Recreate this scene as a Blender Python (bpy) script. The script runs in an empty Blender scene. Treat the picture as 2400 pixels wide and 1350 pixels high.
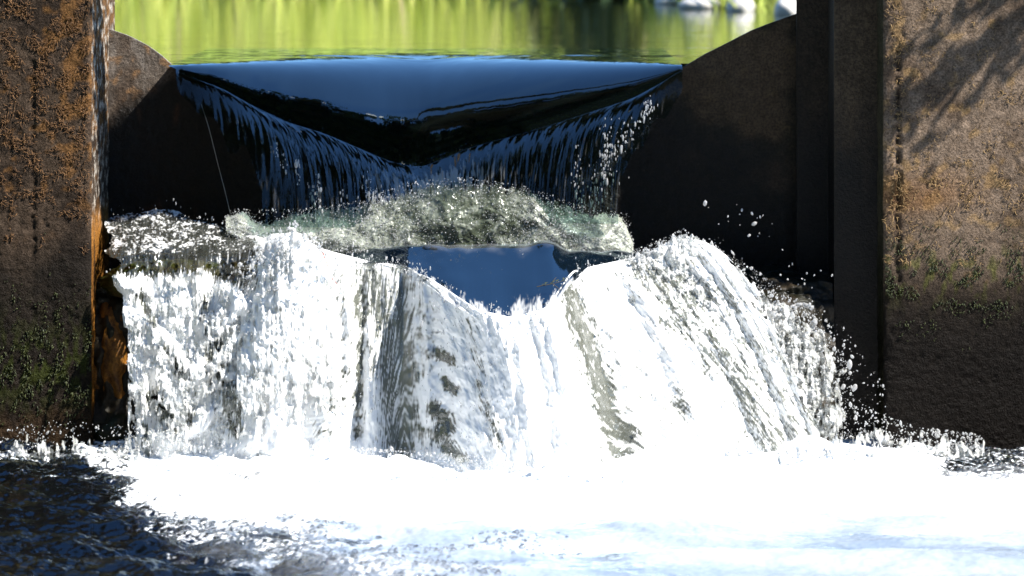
import bpy, bmesh, math, random
import numpy as np
from mathutils import Vector
random.seed(7); RNG = np.random.default_rng(11)

# ------------------------------------------------------------------ camera, world, sun, exposure
SC = bpy.context.scene
F_PX, Y_H, Z_C = 7000.0, -190.0, 1.30
cam_d = bpy.data.cameras.new('camera'); cam = bpy.data.objects.new('camera', cam_d)
SC.collection.objects.link(cam); SC.camera = cam
cam.location = (0, 0, Z_C); cam.rotation_euler = (math.radians(90), 0, 0)
cam_d.sensor_width = 36; cam_d.lens = 36 * F_PX / 2400
cam_d.shift_y = -(675 - Y_H) / 2400
cam_d.clip_start = 0.1; cam_d.clip_end = 1000
cam_d.dof.use_dof = True; cam_d.dof.focus_distance = 7.05; cam_d.dof.aperture_fstop = 3.5

SUN_AZ, SUN_EL = math.radians(65), math.radians(47)      # azimuth from -Y towards +X
sdir = Vector((math.sin(SUN_AZ) * math.cos(SUN_EL), -math.cos(SUN_AZ) * math.cos(SUN_EL), math.sin(SUN_EL)))
W = bpy.data.worlds.new('World'); SC.world = W; W.use_nodes = True
nt = W.node_tree; nt.nodes.clear()
sky = nt.nodes.new('ShaderNodeTexSky'); sky.sky_type = 'NISHITA'; sky.sun_disc = False
sky.sun_elevation = SUN_EL; sky.sun_rotation = math.atan2(sdir.x, sdir.y)
sky.air_density = 1.0; sky.dust_density = 0.0; sky.ozone_density = 4.0
bg = nt.nodes.new('ShaderNodeBackground'); bg.inputs['Strength'].default_value = 0.115
wo = nt.nodes.new('ShaderNodeOutputWorld')
hs = nt.nodes.new('ShaderNodeHueSaturation'); hs.inputs['Saturation'].default_value = 1.12
nt.links.new(sky.outputs[0], hs.inputs['Color']); nt.links.new(hs.outputs[0], bg.inputs[0]); nt.links.new(bg.outputs[0], wo.inputs[0])
sl = bpy.data.lights.new('sun', 'SUN'); sl.energy = 5.0; sl.angle = math.radians(0.5); sl.color = (1, 0.95, 0.87)
sun = bpy.data.objects.new('sun', sl); SC.collection.objects.link(sun)
sun.rotation_euler = (-sdir).to_track_quat('-Z', 'Y').to_euler(); sun.location = (6, -2, 8)
vs = SC.view_settings
vs.view_transform = 'Standard'; vs.look = 'None'; vs.exposure = 1.5; vs.gamma = 1; vs.use_curve_mapping = False
SC.cycles.transparent_max_bounces = 24; SC.cycles.max_bounces = 10; SC.cycles.caustics_reflective = False
SC.cycles.caustics_refractive = False

# ------------------------------------------------------------------ helpers
C = SC.collection
def P(px, py, d):
    px, py, d = np.broadcast_arrays(np.asarray(px, float), np.asarray(py, float), np.asarray(d, float))
    return np.stack([(px - 1200) * d / F_PX, d, Z_C - (py - Y_H) * d / F_PX], -1)
def to_px(co):
    d = co[..., 1]
    return 1200 + co[..., 0] * F_PX / d, Y_H + (Z_C - co[..., 2]) * F_PX / d
def smooth(a, b, x):
    t = np.clip((x - a) / (b - a), 0, 1); return t * t * (3 - 2 * t)
def pl(x, knots, soft=0):
    k = np.array(knots, float); y = np.interp(x, k[:, 0], k[:, 1])
    if soft:
        y = sum(np.interp(x + o * soft, k[:, 0], k[:, 1]) for o in (-1, -.5, 0, .5, 1)) / 5
    return y
def _h(ix, iy, s):
    n = (ix.astype(np.int64) * 374761393 + iy.astype(np.int64) * 668265263 + s * 974634777) & 0xFFFFFFFF
    n = ((n ^ (n >> 13)) * 1274126177) & 0xFFFFFFFF
    return ((n ^ (n >> 16)) & 0xFFFF) / 65535.0 * (2 * math.pi)
def noise(x, y, s=0):
    x, y = np.broadcast_arrays(x, y)
    ix = np.floor(x); iy = np.floor(y); fx = x - ix; fy = y - iy
    u = fx * fx * fx * (fx * (fx * 6 - 15) + 10); v = fy * fy * fy * (fy * (fy * 6 - 15) + 10)
    def g(dx, dy):
        a = _h(ix + dx, iy + dy, s); return np.cos(a) * (fx - dx) + np.sin(a) * (fy - dy)
    a = g(0, 0) * (1 - u) + g(1, 0) * u; b = g(0, 1) * (1 - u) + g(1, 1) * u
    return (a * (1 - v) + b * v) * 1.5
def fbm(x, y, o=4, s=0, gain=.5):
    r = 0; a = 1; t = 0
    for i in range(o):
        r = r + a * noise(x * 2 ** i + 17.3 * i, y * 2 ** i - 9.1 * i, s + i * 13); t += a; a *= gain
    return r / t
def link(name, me, mat, parent=None):
    o = bpy.data.objects.new(name, me); C.objects.link(o)
    if mat is not None and not me.materials: me.materials.append(mat)
    if parent is not None: o.parent = parent
    return o
def tag(o, label=None, cat=None, group=None, kind=None):
    for k, v in (('label', label), ('category', cat), ('group', group), ('kind', kind)):
        if v: o[k] = v
    return o
def empty(name, loc=(0, 0, 0)):
    o = bpy.data.objects.new(name, None); C.objects.link(o); o.location = loc; return o
def adopt(ch, par):
    ch.parent = par; ch.matrix_parent_inverse = par.matrix_world.inverted() if False else __import__('mathutils').Matrix.Translation(-par.location); return ch
def mesh_np(name, co, faces, attrs=None, smooth_=True):
    """faces: (n,4) or (n,3) int array"""
    me = bpy.data.meshes.new(name); co = np.asarray(co, np.float32).reshape(-1, 3); faces = np.asarray(faces, np.int32)
    k = faces.shape[1]; n = len(faces)
    me.vertices.add(len(co)); me.vertices.foreach_set('co', co.ravel())
    me.loops.add(n * k); me.loops.foreach_set('vertex_index', faces.ravel())
    me.polygons.add(n); me.polygons.foreach_set('loop_start', np.arange(0, n * k, k, dtype=np.int32))
    me.polygons.foreach_set('loop_total', np.full(n, k, np.int32))
    if smooth_: me.polygons.foreach_set('use_smooth', np.ones(n, bool))
    for an, av in (attrs or {}).items():
        av = np.asarray(av, np.float32)
        if av.ndim == 1:
            a = me.attributes.new(an, 'FLOAT', 'POINT'); a.data.foreach_set('value', av)
        else:
            a = me.attributes.new(an, 'FLOAT_COLOR', 'POINT')
            a.data.foreach_set('color', np.concatenate([av, np.ones((len(av), 1), np.float32)], 1).ravel())
    me.update(calc_edges=True); me.validate(); return me
def grid_faces(nu, nv, keep=None):
    i, j = np.meshgrid(np.arange(nu - 1), np.arange(nv - 1), indexing='ij')
    a = (i * nv + j); f = np.stack([a, a + nv, a + nv + 1, a + 1], -1)
    if keep is not None:
        f = f[keep[:-1, :-1] & keep[1:, :-1] & keep[:-1, 1:] & keep[1:, 1:]]
    return f.reshape(-1, 4)
def grid(name, co, attrs=None, keep=None, toward=(0, -.7, .7), back=0):
    """co (nu,nv,3)"""
    nu, nv = co.shape[:2]; f = grid_faces(nu, nv, keep)
    p = co.reshape(-1, 3); n = np.cross(p[f[:, 1]] - p[f[:, 0]], p[f[:, 3]] - p[f[:, 0]])
    if (n @ np.array(toward)).sum() < 0: f = f[:, ::-1]
    at = {k: v.reshape(-1) if v.ndim == 2 else v.reshape(-1, 3) for k, v in (attrs or {}).items()}
    used = np.unique(f)
    if len(used) < len(p):
        mp = np.full(len(p), -1); mp[used] = np.arange(len(used)); f = mp[f]; p = p[used]
        at = {k: v[used] for k, v in at.items()}
    return mesh_np(name, p, f, at)
def grid_normals(co):
    du = np.gradient(co, axis=0); dv = np.gradient(co, axis=1); n = np.cross(du, dv)
    n /= np.linalg.norm(n, axis=-1, keepdims=True) + 1e-9
    if (n @ np.array((0, -.7, .7))).sum() < 0: n = -n
    return n
def ico(sub=1):
    bm = bmesh.new(); bmesh.ops.create_icosphere(bm, subdivisions=sub, radius=1)
    v = np.array([q.co[:] for q in bm.verts]); f = np.array([[q.index for q in p.verts] for p in bm.faces]); bm.free(); return v, f
ICO1, ICO2, ICO3, ICO4 = ico(1), ico(2), ico(3), ico(4)
OCT = (np.array([(1, 0, 0), (-1, 0, 0), (0, 1, 0), (0, -1, 0), (0, 0, 1), (0, 0, -1.)]), np.array([(0, 2, 4), (2, 1, 4), (1, 3, 4), (3, 0, 4), (2, 0, 5), (1, 2, 5), (3, 1, 5), (0, 3, 5)]))
def blobs(name, pos, rad, axis=None, stretch=None, base=ICO1, wob=.0):
    """many small ellipsoids in one mesh; axis = unit direction of the long side"""
    v, f = base; n = len(pos)
    if axis is None: axis = np.tile([0, 0, 1.], (n, 1))
    axis = axis / (np.linalg.norm(axis, axis=1, keepdims=True) + 1e-9)
    if stretch is None: stretch = np.ones(n)
    off = v[None] * rad[:, None, None]
    if wob: off = off * (1 + wob * RNG.standard_normal((n, len(v), 1)))
    al = (off * axis[:, None]).sum(-1, keepdims=True)
    off = off + axis[:, None] * al * (stretch[:, None, None] - 1)
    co = pos[:, None] + off
    fa = f[None] + (np.arange(n) * len(v))[:, None, None]
    return mesh_np(name, co.reshape(-1, 3), fa.reshape(-1, 3))
def tubes(name, paths, radii, sides=5, mat=None):
    """paths: list of (k,3); radii: list of (k,)"""
    V = []; Fc = []; o = 0
    for p, r in zip(paths, radii):
        p = np.asarray(p, float); k = len(p); t = np.gradient(p, axis=0); t /= np.linalg.norm(t, axis=1, keepdims=True) + 1e-9
        a = np.cross(t, [0.31, 0.9, 0.27]); a /= np.linalg.norm(a, axis=1, keepdims=True) + 1e-9; b = np.cross(t, a)
        an = np.arange(sides) * 2 * math.pi / sides
        ring = p[:, None] + np.asarray(r)[:, None, None] * (a[:, None] * np.cos(an)[None, :, None] + b[:, None] * np.sin(an)[None, :, None])
        V.append(ring.reshape(-1, 3))
        i, j = np.meshgrid(np.arange(k - 1), np.arange(sides), indexing='ij'); jn = (j + 1) % sides
        Fc.append((o + np.stack([i * sides + j, i * sides + jn, (i + 1) * sides + jn, (i + 1) * sides + j], -1)).reshape(-1, 4)); o += k * sides
    return mesh_np(name, np.concatenate(V), np.concatenate(Fc))

# ------------------------------------------------------------------ materials
class N:
    def __init__(s, name):
        s.m = bpy.data.materials.new(name); s.m.use_nodes = True; s.t = s.m.node_tree; s.t.nodes.clear()
        s.out = s.t.nodes.new('ShaderNodeOutputMaterial')
    def n(s, ty, **kw):
        x = s.t.nodes.new('ShaderNode' + ty)
        for k, v in kw.items():
            if k.startswith('_'): setattr(x, k[1:], v)
            else: s.put(x, k.replace('0', ' ') if k not in x.inputs else k, v)
        return x
    def put(s, x, k, v):
        i = x.inputs[k]
        if isinstance(v, bpy.types.NodeSocket): s.t.links.new(v, i)
        else: i.default_value = v
    def noise(s, scale, detail=4, vec=None, rough=.6):
        x = s.n('TexNoise', Scale=scale, Detail=detail, Roughness=rough)
        if vec is not None: s.t.links.new(vec, x.inputs['Vector'])
        return x.outputs['Fac']
    def pos(s, sx=1, sy=1, sz=1):
        g = s.n('NewGeometry'); m = s.n('Mapping'); m.inputs['Scale'].default_value = (sx, sy, sz)
        s.t.links.new(g.outputs['Position'], m.inputs['Vector']); return m.outputs[0]
    def attr(s, name, out='Fac'):
        x = s.n('Attribute', _attribute_name=name); return x.outputs[out]
    def ramp(s, fac, stops):
        r = s.n('ValToRGB'); s.t.links.new(fac, r.inputs[0]); e = r.color_ramp.elements
        while len(e) < len(stops): e.new(.5)
        for q, (p, c) in zip(e, stops): q.position = p; q.color = (*c, 1) if len(c) == 3 else c
        return r.outputs[0]
    def mix(s, a, b, fac, mode='MIX'):
        x = s.n('Mix', _data_type='RGBA', _blend_type=mode)
        for k, v in ((0, fac), (6, a), (7, b)):
            if isinstance(v, bpy.types.NodeSocket): s.t.links.new(v, x.inputs[k])
            else: x.inputs[k].default_value = v if k == 0 else (*v, 1)
        return x.outputs[2]
    def math(s, op, a, b=0., clamp=False):
        x = s.n('Math', _operation=op); x.use_clamp = clamp
        for k, v in ((0, a), (1, b)):
            if isinstance(v, bpy.types.NodeSocket): s.t.links.new(v, x.inputs[k])
            else: x.inputs[k].default_value = v
        return x.outputs[0]
    def bump(s, h, strength=.3, dist=.004, normal=None):
        b = s.n('Bump', Strength=strength, Distance=dist); s.t.links.new(h, b.inputs['Height'])
        if normal is not None: s.t.links.new(normal, b.inputs['Normal'])
        return b.outputs[0]
    def mixs(s, a, b, fac):
        x = s.n('MixShader'); s.put(x, 0, fac); s.t.links.new(a, x.inputs[1]); s.t.links.new(b, x.inputs[2]); return x.outputs[0]
    def done(s, sh): s.t.links.new(sh, s.out.inputs['Surface']); return s.m

def water_material(name, body=(.012, .022, .016), tint=(.75, .8, .74), foam_col=(.9, .92, .92), ior=1.33, rough=.02,
                   bump_scale=60, bump_str=.15, bump_dist=.004, stretch=(1, 1, 1), foam_trans=.35, bump2=0, foam_bump=.22, gtint=(1, 1, 1), refl_drop=0.):
    k = N(name)
    v = k.pos(*stretch); h = k.noise(bump_scale, 3, v, .55)
    nor = k.bump(h, bump_str, bump_dist)
    if bump2: nor = k.bump(k.noise(bump2, 2, v), bump_str, bump_dist * .3, nor)
    fr = k.n('Fresnel', IOR=ior, Normal=nor).outputs[0]
    if refl_drop: fr = k.math('MULTIPLY', fr, k.math('SUBTRACT', 1., k.math('MULTIPLY', k.attr('clear'), refl_drop)))
    dif = k.n('BsdfDiffuse', Color=(*body, 1), Normal=nor).outputs[0]
    tr = k.n('BsdfTransparent', Color=(*tint, 1)).outputs[0]
    gl = k.n('BsdfGlossy', Color=(*gtint, 1), Roughness=rough, Normal=nor).outputs[0]
    b = k.mixs(dif, tr, k.attr('clear'))
    surf = k.mixs(b, gl, fr)
    fn = k.bump(k.noise(bump_scale * 3, 3, v, .7), foam_bump, .003)
    fd = k.n('BsdfDiffuse', Color=(*foam_col, 1), Normal=fn).outputs[0]
    ft = k.n('BsdfTranslucent', Color=(*foam_col, 1), Normal=fn).outputs[0]
    fg = k.n('BsdfGlossy', Color=(1, 1, 1, 1), Roughness=.25, Normal=fn).outputs[0]
    f1 = k.mixs(fd, ft, foam_trans); f2 = k.mixs(f1, fg, .06)
    return k.done(k.mixs(surf, f2, k.attr('foam')))

M = {}
M['pond'] = water_material('pond_water', body=(.010, .016, .008), rough=.05, bump_scale=7, bump_str=.10, bump_dist=.02, stretch=(.35, 1, 1), bump2=45)
M['nappe'] = water_material('smooth_water', body=(.0012, .002, .002), tint=(.5, .6, .58), gtint=(.82, .93, 1), refl_drop=.86, ior=2.0, rough=.02, bump_scale=30, bump_str=.04, bump_dist=.01, stretch=(1, .35, .35))
M['ledge'] = water_material('ledge_water', body=(.002, .005, .009), ior=2.3, gtint=(.8, .92, 1), rough=.03, bump_scale=40, bump_str=.06, bump_dist=.005)
M['cascade'] = water_material('falling_water', ior=1.5, body=(.15, .16, .135), tint=(.8, .82, .8), foam_col=(.95, .96, .96), foam_trans=.15, foam_bump=.12, bump_scale=70, bump_str=.6, bump_dist=.006, stretch=(1, .6, .35), rough=.06)
M['froth'] = water_material('aerated_water', body=(.055, .068, .042), foam_col=(.56, .60, .51), foam_bump=.35, bump_scale=90, bump_str=.6, bump_dist=.005, rough=.1)  # green-grey foam, darkened in place of shade under the notch
M['pool'] = water_material('pool_water', body=(.20, .26, .35), tint=(.55, .55, .40), gtint=(.7, .86, 1), ior=1.7, rough=.02, bump_scale=55, bump_str=.25, bump_dist=.006, stretch=(.8, 1.3, 1), foam_trans=.1, foam_bump=.3, foam_col=(.88, .92, .97))  # body and foam tinted blue in place of reflected sky light
k = N('droplet_water')
fr = k.n('Fresnel', IOR=1.33).outputs[0]
b = k.mixs(k.n('BsdfTransparent', Color=(.9, .92, .93, 1)).outputs[0], k.n('BsdfTranslucent', Color=(.95, .95, .95, 1)).outputs[0], .35)
b = k.mixs(b, k.n('BsdfDiffuse', Color=(.95, .95, .95, 1)).outputs[0], .22)
M['drop'] = k.done(k.mixs(b, k.n('BsdfGlossy', Color=(1, 1, 1, 1), Roughness=.05).outputs[0], k.math('ADD', fr, .06)))
k = N('bubble_film')
fr = k.n('Fresnel', IOR=1.45).outputs[0]
M['bubble'] = k.done(k.mixs(k.n('BsdfTransparent', Color=(.95, .95, .95, 1)).outputs[0], k.n('BsdfGlossy', Color=(1, 1, 1, 1), Roughness=.08).outputs[0], k.math('ADD', fr, .08)))

def crust(name, grain=160, rough_dry=.85, bump_s=.6, spec=.2, wetgloss=.45):
    """vertex colour 'col' times fine grain; attribute 'wet' darkens and glosses"""
    k = N(name); v = k.pos(); col = k.attr('col', 'Color'); wet = k.attr('wet')
    g = k.noise(grain, 5, v, .7); g2 = k.noise(grain * .25, 4, v, .6)
    c = k.mix(col, k.ramp(g, [(.3, (.35, .33, .3)), (.62, (1.25, 1.22, 1.18))]), 1.0, 'MULTIPLY')
    c = k.mix(c, k.ramp(g2, [(.3, (.6, .58, .55)), (.65, (1.2, 1.2, 1.2))]), .8, 'MULTIPLY')
    c = k.mix(c, k.mix(c, (.42, .40, .38), 1., 'MULTIPLY'), wet)
    p = k.n('BsdfPrincipled'); k.put(p, 'Base Color', c)
    k.put(p, 'Roughness', k.math('SUBTRACT', rough_dry, k.math('MULTIPLY', wet, wetgloss), True))
    k.put(p, 'Specular IOR Level', spec); k.put(p, 'Normal', k.bump(g, bump_s, .004)); return k.done(p.outputs[0])
M['concrete'] = crust('weathered_concrete', 200, .85, 1., .06, .5)
M['plate'] = crust('rusted_plate', 160, .75, 1., .22, .40)
M['rock'] = crust('wet_rock', 120, .8, .6)
M['ground'] = crust('stream_gravel', 40, .9, .5)
def simple(name, c1, c2, scale, rough=.7, trans=0., island=False):
    k = N(name)
    f = k.n('NewGeometry').outputs['Random Per Island'] if island else k.noise(scale, 4, k.pos())
    c = k.ramp(f, [(.2 if not island else 0., c1), (.8 if not island else 1., c2)])
    p = k.n('BsdfPrincipled', Roughness=rough); k.put(p, 'Base Color', c)
    s = p.outputs[0]
    if trans: s = k.mixs(s, k.n('BsdfTranslucent', Color=c).outputs[0], trans)
    return k.done(s)
M['lichen'] = simple('orange_rootlets', (.07, .032, .012), (.20, .10, .035), 1, .8, 0, True)
M['tanlichen'] = simple('ochre_rootlets', (.15, .09, .035), (.34, .22, .09), 1, .8, 0, True)
M['moss'] = simple('wet_moss', (.01, .017, .003), (.05, .062, .008), 1, .6, .2, True)
M['grass'] = simple('bank_grass', (.42, .52, .08), (.76, .78, .22), 1, .6, .4, True)
M['drygrass'] = simple('dry_stems', (.35, .28, .14), (.55, .46, .26), 1, .7, .2, True)
M['leaf'] = simple('tree_leaves', (.015, .035, .007), (.045, .075, .016), 1, .5, .15, True)
M['bushleaf'] = simple('shrub_leaves', (.06, .12, .015), (.22, .32, .05), 1, .5, .35, True)
M['bark'] = simple('bark', (.06, .045, .03), (.16, .12, .08), 30, .9)
M['palestone'] = simple('pale_stone', (.38, .36, .33), (.62, .60, .56), 14, .8)
M['twig'] = simple('dark_twig', (.012, .009, .006), (.03, .02, .012), 80, .6)
M['redtwig'] = simple('red_twig', (.28, .05, .03), (.40, .09, .05), 80, .6)
M['twigleaf'] = simple('dark_leaf', (.012, .02, .012), (.03, .04, .02), 60, .6)

# ------------------------------------------------------------------ levels
Z_UP = 0.936
D_PLATE = 7.5
def row_z(row, d): return Z_C - (row - Y_H) * d / F_PX
def px_x(px, d): return (px - 1200) * d / F_PX

# ------------------------------------------------------------------ ground (one sheet to the horizon)
def axis_pts(segs):
    out = []
    for a, b, n in segs: out.append(np.linspace(a, b, n, endpoint=False))
    return np.concatenate(out + [np.array([segs[-1][1]])])
gx = axis_pts([(-200, -20, 14), (-20, -6, 28), (-6, 6, 120), (6, 20, 28), (20, 200, 14)])
gy = axis_pts([(-200, -10, 16), (-10, 4, 40), (4, 7.4, 40), (7.4, 7.9, 10), (7.9, 11, 30), (11, 16, 60), (16, 40, 40), (40, 250, 16)])
X, Y = np.meshgrid(gx, gy, indexing='ij')
n1 = fbm(X * .35, Y * .35, 4, 3)
chan = smooth(2.0, 3.6, np.abs(X) + .3 * n1)
z_dn = -.24 + chan * (1.5 + .35 * n1) + .03 * fbm(X * 4, Y * 4, 3, 5)
shore = 14.0 + .35 * fbm(X * .8, X * 0 + 3, 3, 8) - 2.2 * smooth(.35, 1.0, X) + 3 * smooth(-3, -9, X)
inl = smooth(-.8, .9, np.minimum(Y - shore, 3.)) ; inl = np.maximum(inl, smooth(4.6, 6.2, np.abs(X)))
z_up = .45 + inl * (.62 + .20 * np.clip(Y - shore, 0, 8) ** .8 * .45 + .12 * n1) + .02 * fbm(X * 5, Y * 5, 3, 9)
tz = smooth(7.55, 7.75, Y); tz = np.where(np.abs(X) > 3, smooth(6.5, 8.5, Y), tz)
Zg = z_dn * (1 - tz) + z_up * tz
gcol = np.stack([.10 + .04 * n1, .085 + .03 * n1, .05 + .02 * n1], -1)
ginl = (np.maximum(chan * (1 - tz), inl * tz))[..., None]
gcol = gcol * (1 - ginl) + np.array([.22, .28, .07]) * (1 + .5 * n1[..., None]) * ginl
tag(link('ground', grid('ground', np.stack([X, Y, Zg], -1), {'col': np.clip(gcol, .01, 1), 'wet': .5 * (1 - ginl[..., 0])}, toward=(0, 0, 1)), M['ground']), kind='structure')

# ------------------------------------------------------------------ concrete piers
def pier(name, side, label):
    if side < 0:
        xc = px_x(215, 7.2); xs = np.concatenate([np.linspace(-4.2, -1.5, 28), np.linspace(-1.45, xc - .012, 110)])
        path = [(x, 7.2) for x in xs]
        for a in np.linspace(0, 90, 6)[1:]: path.append((xc - .012 + .012 * math.sin(math.radians(a)), 7.212 - .012 * math.cos(math.radians(a))))
        path += [(xc, y) for y in np.linspace(7.22, 7.62, 80)]
    else:
        xc = px_x(2070, 7.2); xs = np.concatenate([np.linspace(4.2, 1.5, 28), np.linspace(1.47, xc + .012, 130)])
        path = [(x, 7.2) for x in xs]
        for a in np.linspace(0, 90, 6)[1:]: path.append((xc + .012 - .012 * math.sin(math.radians(a)), 7.212 - .012 * math.cos(math.radians(a))))
        path += [(xc, y) for y in np.linspace(7.22, 7.62, 80)]
    path = np.array(path); zz = np.concatenate([np.linspace(-.35, -.05, 8, endpoint=False), np.linspace(-.05, 1.42, 340), np.linspace(1.5, 1.95, 8)])
    X = np.repeat(path[:, :1], len(zz), 1); Y = np.repeat(path[:, 1:], len(zz), 1); Z = np.repeat(zz[None], len(path), 0)
    front = (Y < 7.205); s = np.where(front, X * -side, -side * xc - side * 0 + (Y - 7.2) + 3)   # unrolled coordinate
    row = Y_H + (Z_C - Z) * F_PX / 7.2; px = 1200 + X * F_PX / 7.2
    nx = np.where(Y > 7.212, -side, 0.) ; ny = np.where(Y > 7.212, 0., -1.)
    low = smooth(600, 800, row)
    r = .003 * fbm(s * 7, Z * 7, 3, 21 + side) + .0014 * fbm(s * 60, Z * 60, 3, 33 + side) + .0014 * noise(s * 130, Z * 130, 5) + low * .002 * fbm(s * 90, Z * 120, 2, 37)
    pits = smooth(.25, .5, noise(s * 35, Z * 28, 40 + side)); r -= .0015 * pits * (row < 900)
    seam_px = 78 if side < 0 else 2105
    sd = np.abs(px - seam_px - 4 * noise(Z * 20, Z * 0, 3)) ; sm = (np.exp(-(sd / 6) ** 2) * front * smooth(60, 160, row) * smooth(820, 520, row)) * smooth(-.35, .25, noise(Z * 45, Z * 0 + 2, 9) + .1)
    r -= (.004 if side < 0 else .010) * sm
    edge = np.exp(-((np.minimum(np.abs(X - xc), .1) + np.maximum(Y - 7.2, 0)) / .02) ** 2)
    r -= edge * .012 * np.clip(noise(Z * 14, Z * 0 + side, 12) + .2, 0, 1)
    big = fbm(s * 5, Z * 5, 4, 50 + side); med = fbm(s * 22, Z * 22, 4, 55 + side); drip = fbm(s * 26, Z * 3.2, 4, 60 + side)
    L = lambda *c: np.array(c)
    def mx(c, d, f): return c * (1 - f[..., None]) + d * f[..., None]
    if side < 0:
        col = mx(np.ones(X.shape + (3,)) * L(.058, .042, .031), L(.03, .022, .017), smooth(-.15, .3, big + .5 * med))  # base darker than the other pier's, in place of tree shade
        col = mx(col, L(.16, .082, .03), smooth(.08, .35, med + .35 * smooth(500, 150, row) * smooth(20, 220, px) - .08) * .75 * smooth(620, 380, row))
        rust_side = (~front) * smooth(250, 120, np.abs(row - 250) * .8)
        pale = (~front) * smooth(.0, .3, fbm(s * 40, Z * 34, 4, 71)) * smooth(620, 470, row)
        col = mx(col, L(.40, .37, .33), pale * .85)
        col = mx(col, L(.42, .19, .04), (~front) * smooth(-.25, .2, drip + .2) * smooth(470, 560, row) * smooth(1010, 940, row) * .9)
        wetl = smooth(430, 760, row + 160 * big + 60 * drip)
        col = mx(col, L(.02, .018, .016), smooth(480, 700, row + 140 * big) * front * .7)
        col = mx(col, L(.055, .075, .014), front * smooth(.0, .25, fbm(s * 45, Z * 18, 3, 91) + .1) * np.exp(-((row - 860) / 90) ** 2) * .8)
        col = mx(col, L(.09, .055, .03), smooth(930, 1010, row + 60 * med) * .6)
        wet = np.maximum(wetl * .85, .9 * (~front) * smooth(500, 600, row))
    else:
        col = mx(np.ones(X.shape + (3,)) * L(.165, .125, .095), L(.10, .073, .054), smooth(-.1, .35, big + .5 * med))
        col = mx(col, L(.28, .185, .09), smooth(.22, .42, med + .2 * np.exp(-((row - 430) / 60) ** 2) + .1 * np.exp(-((px - 2105) / 50) ** 2)) * .6 * front)
        col = mx(col, L(.19, .095, .035), np.exp(-((row - 460 - 50 * big) / 45) ** 2) * smooth(2360, 2150, px) * front * .6)
        dk = smooth(400, 760, row + 150 * big + 40 * drip)
        col = mx(col, L(.042, .032, .024), dk)
        col = mx(col, L(.085, .095, .02), front * smooth(.05, .3, fbm(s * 40, Z * 20, 3, 93)) * np.exp(-((row - 650) / 70) ** 2) * .7)
        col = mx(col, L(.012, .0095, .008), smooth(540, 860, row + 60 * big))
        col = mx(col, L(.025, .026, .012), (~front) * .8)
        wet = smooth(470, 900, row + 150 * big + 60 * drip)
    col *= (1 - (.3 if side < 0 else .6) * sm[..., None])
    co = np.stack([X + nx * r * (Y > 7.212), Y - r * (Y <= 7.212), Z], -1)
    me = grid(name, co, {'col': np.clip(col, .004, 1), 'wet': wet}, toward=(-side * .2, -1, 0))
    # back and top so the pier is solid
    x_o = 4.2 * side
    root = empty('concrete_pier', (xc + side * .3, 7.3, -.35)); tag(root, label, 'pier')
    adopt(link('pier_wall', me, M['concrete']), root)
    v = [(x_o, 7.2, 1.95), (xc, 7.2, 1.95), (xc, 7.62, 1.95), (x_o, 7.62, 1.95), (x_o, 7.62, -.35), (xc, 7.62, -.35)]
    cap = mesh_np('pier_cap', v, [[0, 1, 2, 3], [3, 2, 5, 4]], {'col': np.full((6, 3), .2), 'wet': np.zeros(6)}, False)
    adopt(link('pier_cap', cap, M['concrete']), root)
    return root
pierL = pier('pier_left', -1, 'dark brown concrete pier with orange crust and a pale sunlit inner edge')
pierR = pier('pier_right', 1, 'sunlit grey brown concrete pier crossed by a branch shadow, wet black at its foot')

def tufts(name, pts, nrm, length, rad, seg, curl, down, mat, parent):
    paths = []; radii = []
    for p, n in zip(pts, nrm):
        l = length * random.uniform(.4, 1.3); q = np.array(p, float); a = random.uniform(0, 2 * math.pi)
        path = [q - n * .002]; dirv = None
        t1 = np.cross(n, [0, 0, 1.]); t2 = np.array([0, 0, 1.])
        for i in range(seg):
            a += random.uniform(-curl, curl)
            q = q + (t1 * math.cos(a) + t2 * (math.sin(a) - down)) * l / seg + n * (.0025 if i == 0 else random.uniform(-.0012, .0012))
            path.append(q)
        paths.append(np.array(path)); radii.append(np.linspace(rad, rad * .4, seg + 1) * random.uniform(.6, 1.3))
    return tag(adopt(link(name, tubes(name, paths, radii, 3), mat), parent), kind='stuff')
def scatter(n, fn):
    out = []
    while len(out) < n:
        r = fn()
        if r is not None: out.append(r)
    return out
NF = np.array([0, -1., 0])
def clump(px, row, s=0, f=.02): return float(noise(np.array(px * f), np.array(row * f), s))
def f_left():
    px, row = random.uniform(-40, 212), random.uniform(-20, 600)
    w = clump(px, row, 4, .025) + .25 + .3 * math.exp(-((px - 214) / 20) ** 2) - max(0, (row - 380) / 350)
    return (*P(px, row, 7.2),) if random.random() < w else None
pt = scatter(2400, f_left); tufts('rootlets', pt, [NF] * len(pt), .011, .0009, 4, .9, .1, M['lichen'], pierL)
def f_right():
    px, row = random.uniform(2075, 2420), random.uniform(-10, 620)
    w = clump(px, row, 14, .02) - .1 + .5 * math.exp(-((px - 2100) / 25) ** 2) + .35 * math.exp(-((row - 450) / 50) ** 2)
    return (*P(px, row, 7.2),) if random.random() < w * .8 else None
pt = scatter(1000, f_right); tufts('rootlets', pt, [NF] * len(pt), .010, .0009, 4, .9, .1, M['tanlichen'], pierR)
def m_left():
    px, row = random.uniform(-40, 214), random.gauss(850, 80)
    return (*P(px, row, 7.2),) if row < 1000 and clump(px, row * .5, 24, .04) > .05 else None
pt = scatter(900, m_left); tufts('moss', pt, [NF] * len(pt), .0045, .0016, 3, .5, .7, M['moss'], pierL)
def m_right():
    px, row = random.uniform(2075, 2420), random.gauss(660, 55)
    return (*P(px, row, 7.2),) if clump(px, row, 34, .02) > .1 else None
pt = scatter(900, m_right); tufts('moss', pt, [NF] * len(pt), .004, .0015, 3, .6, .5, M['moss'], pierR)

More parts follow.
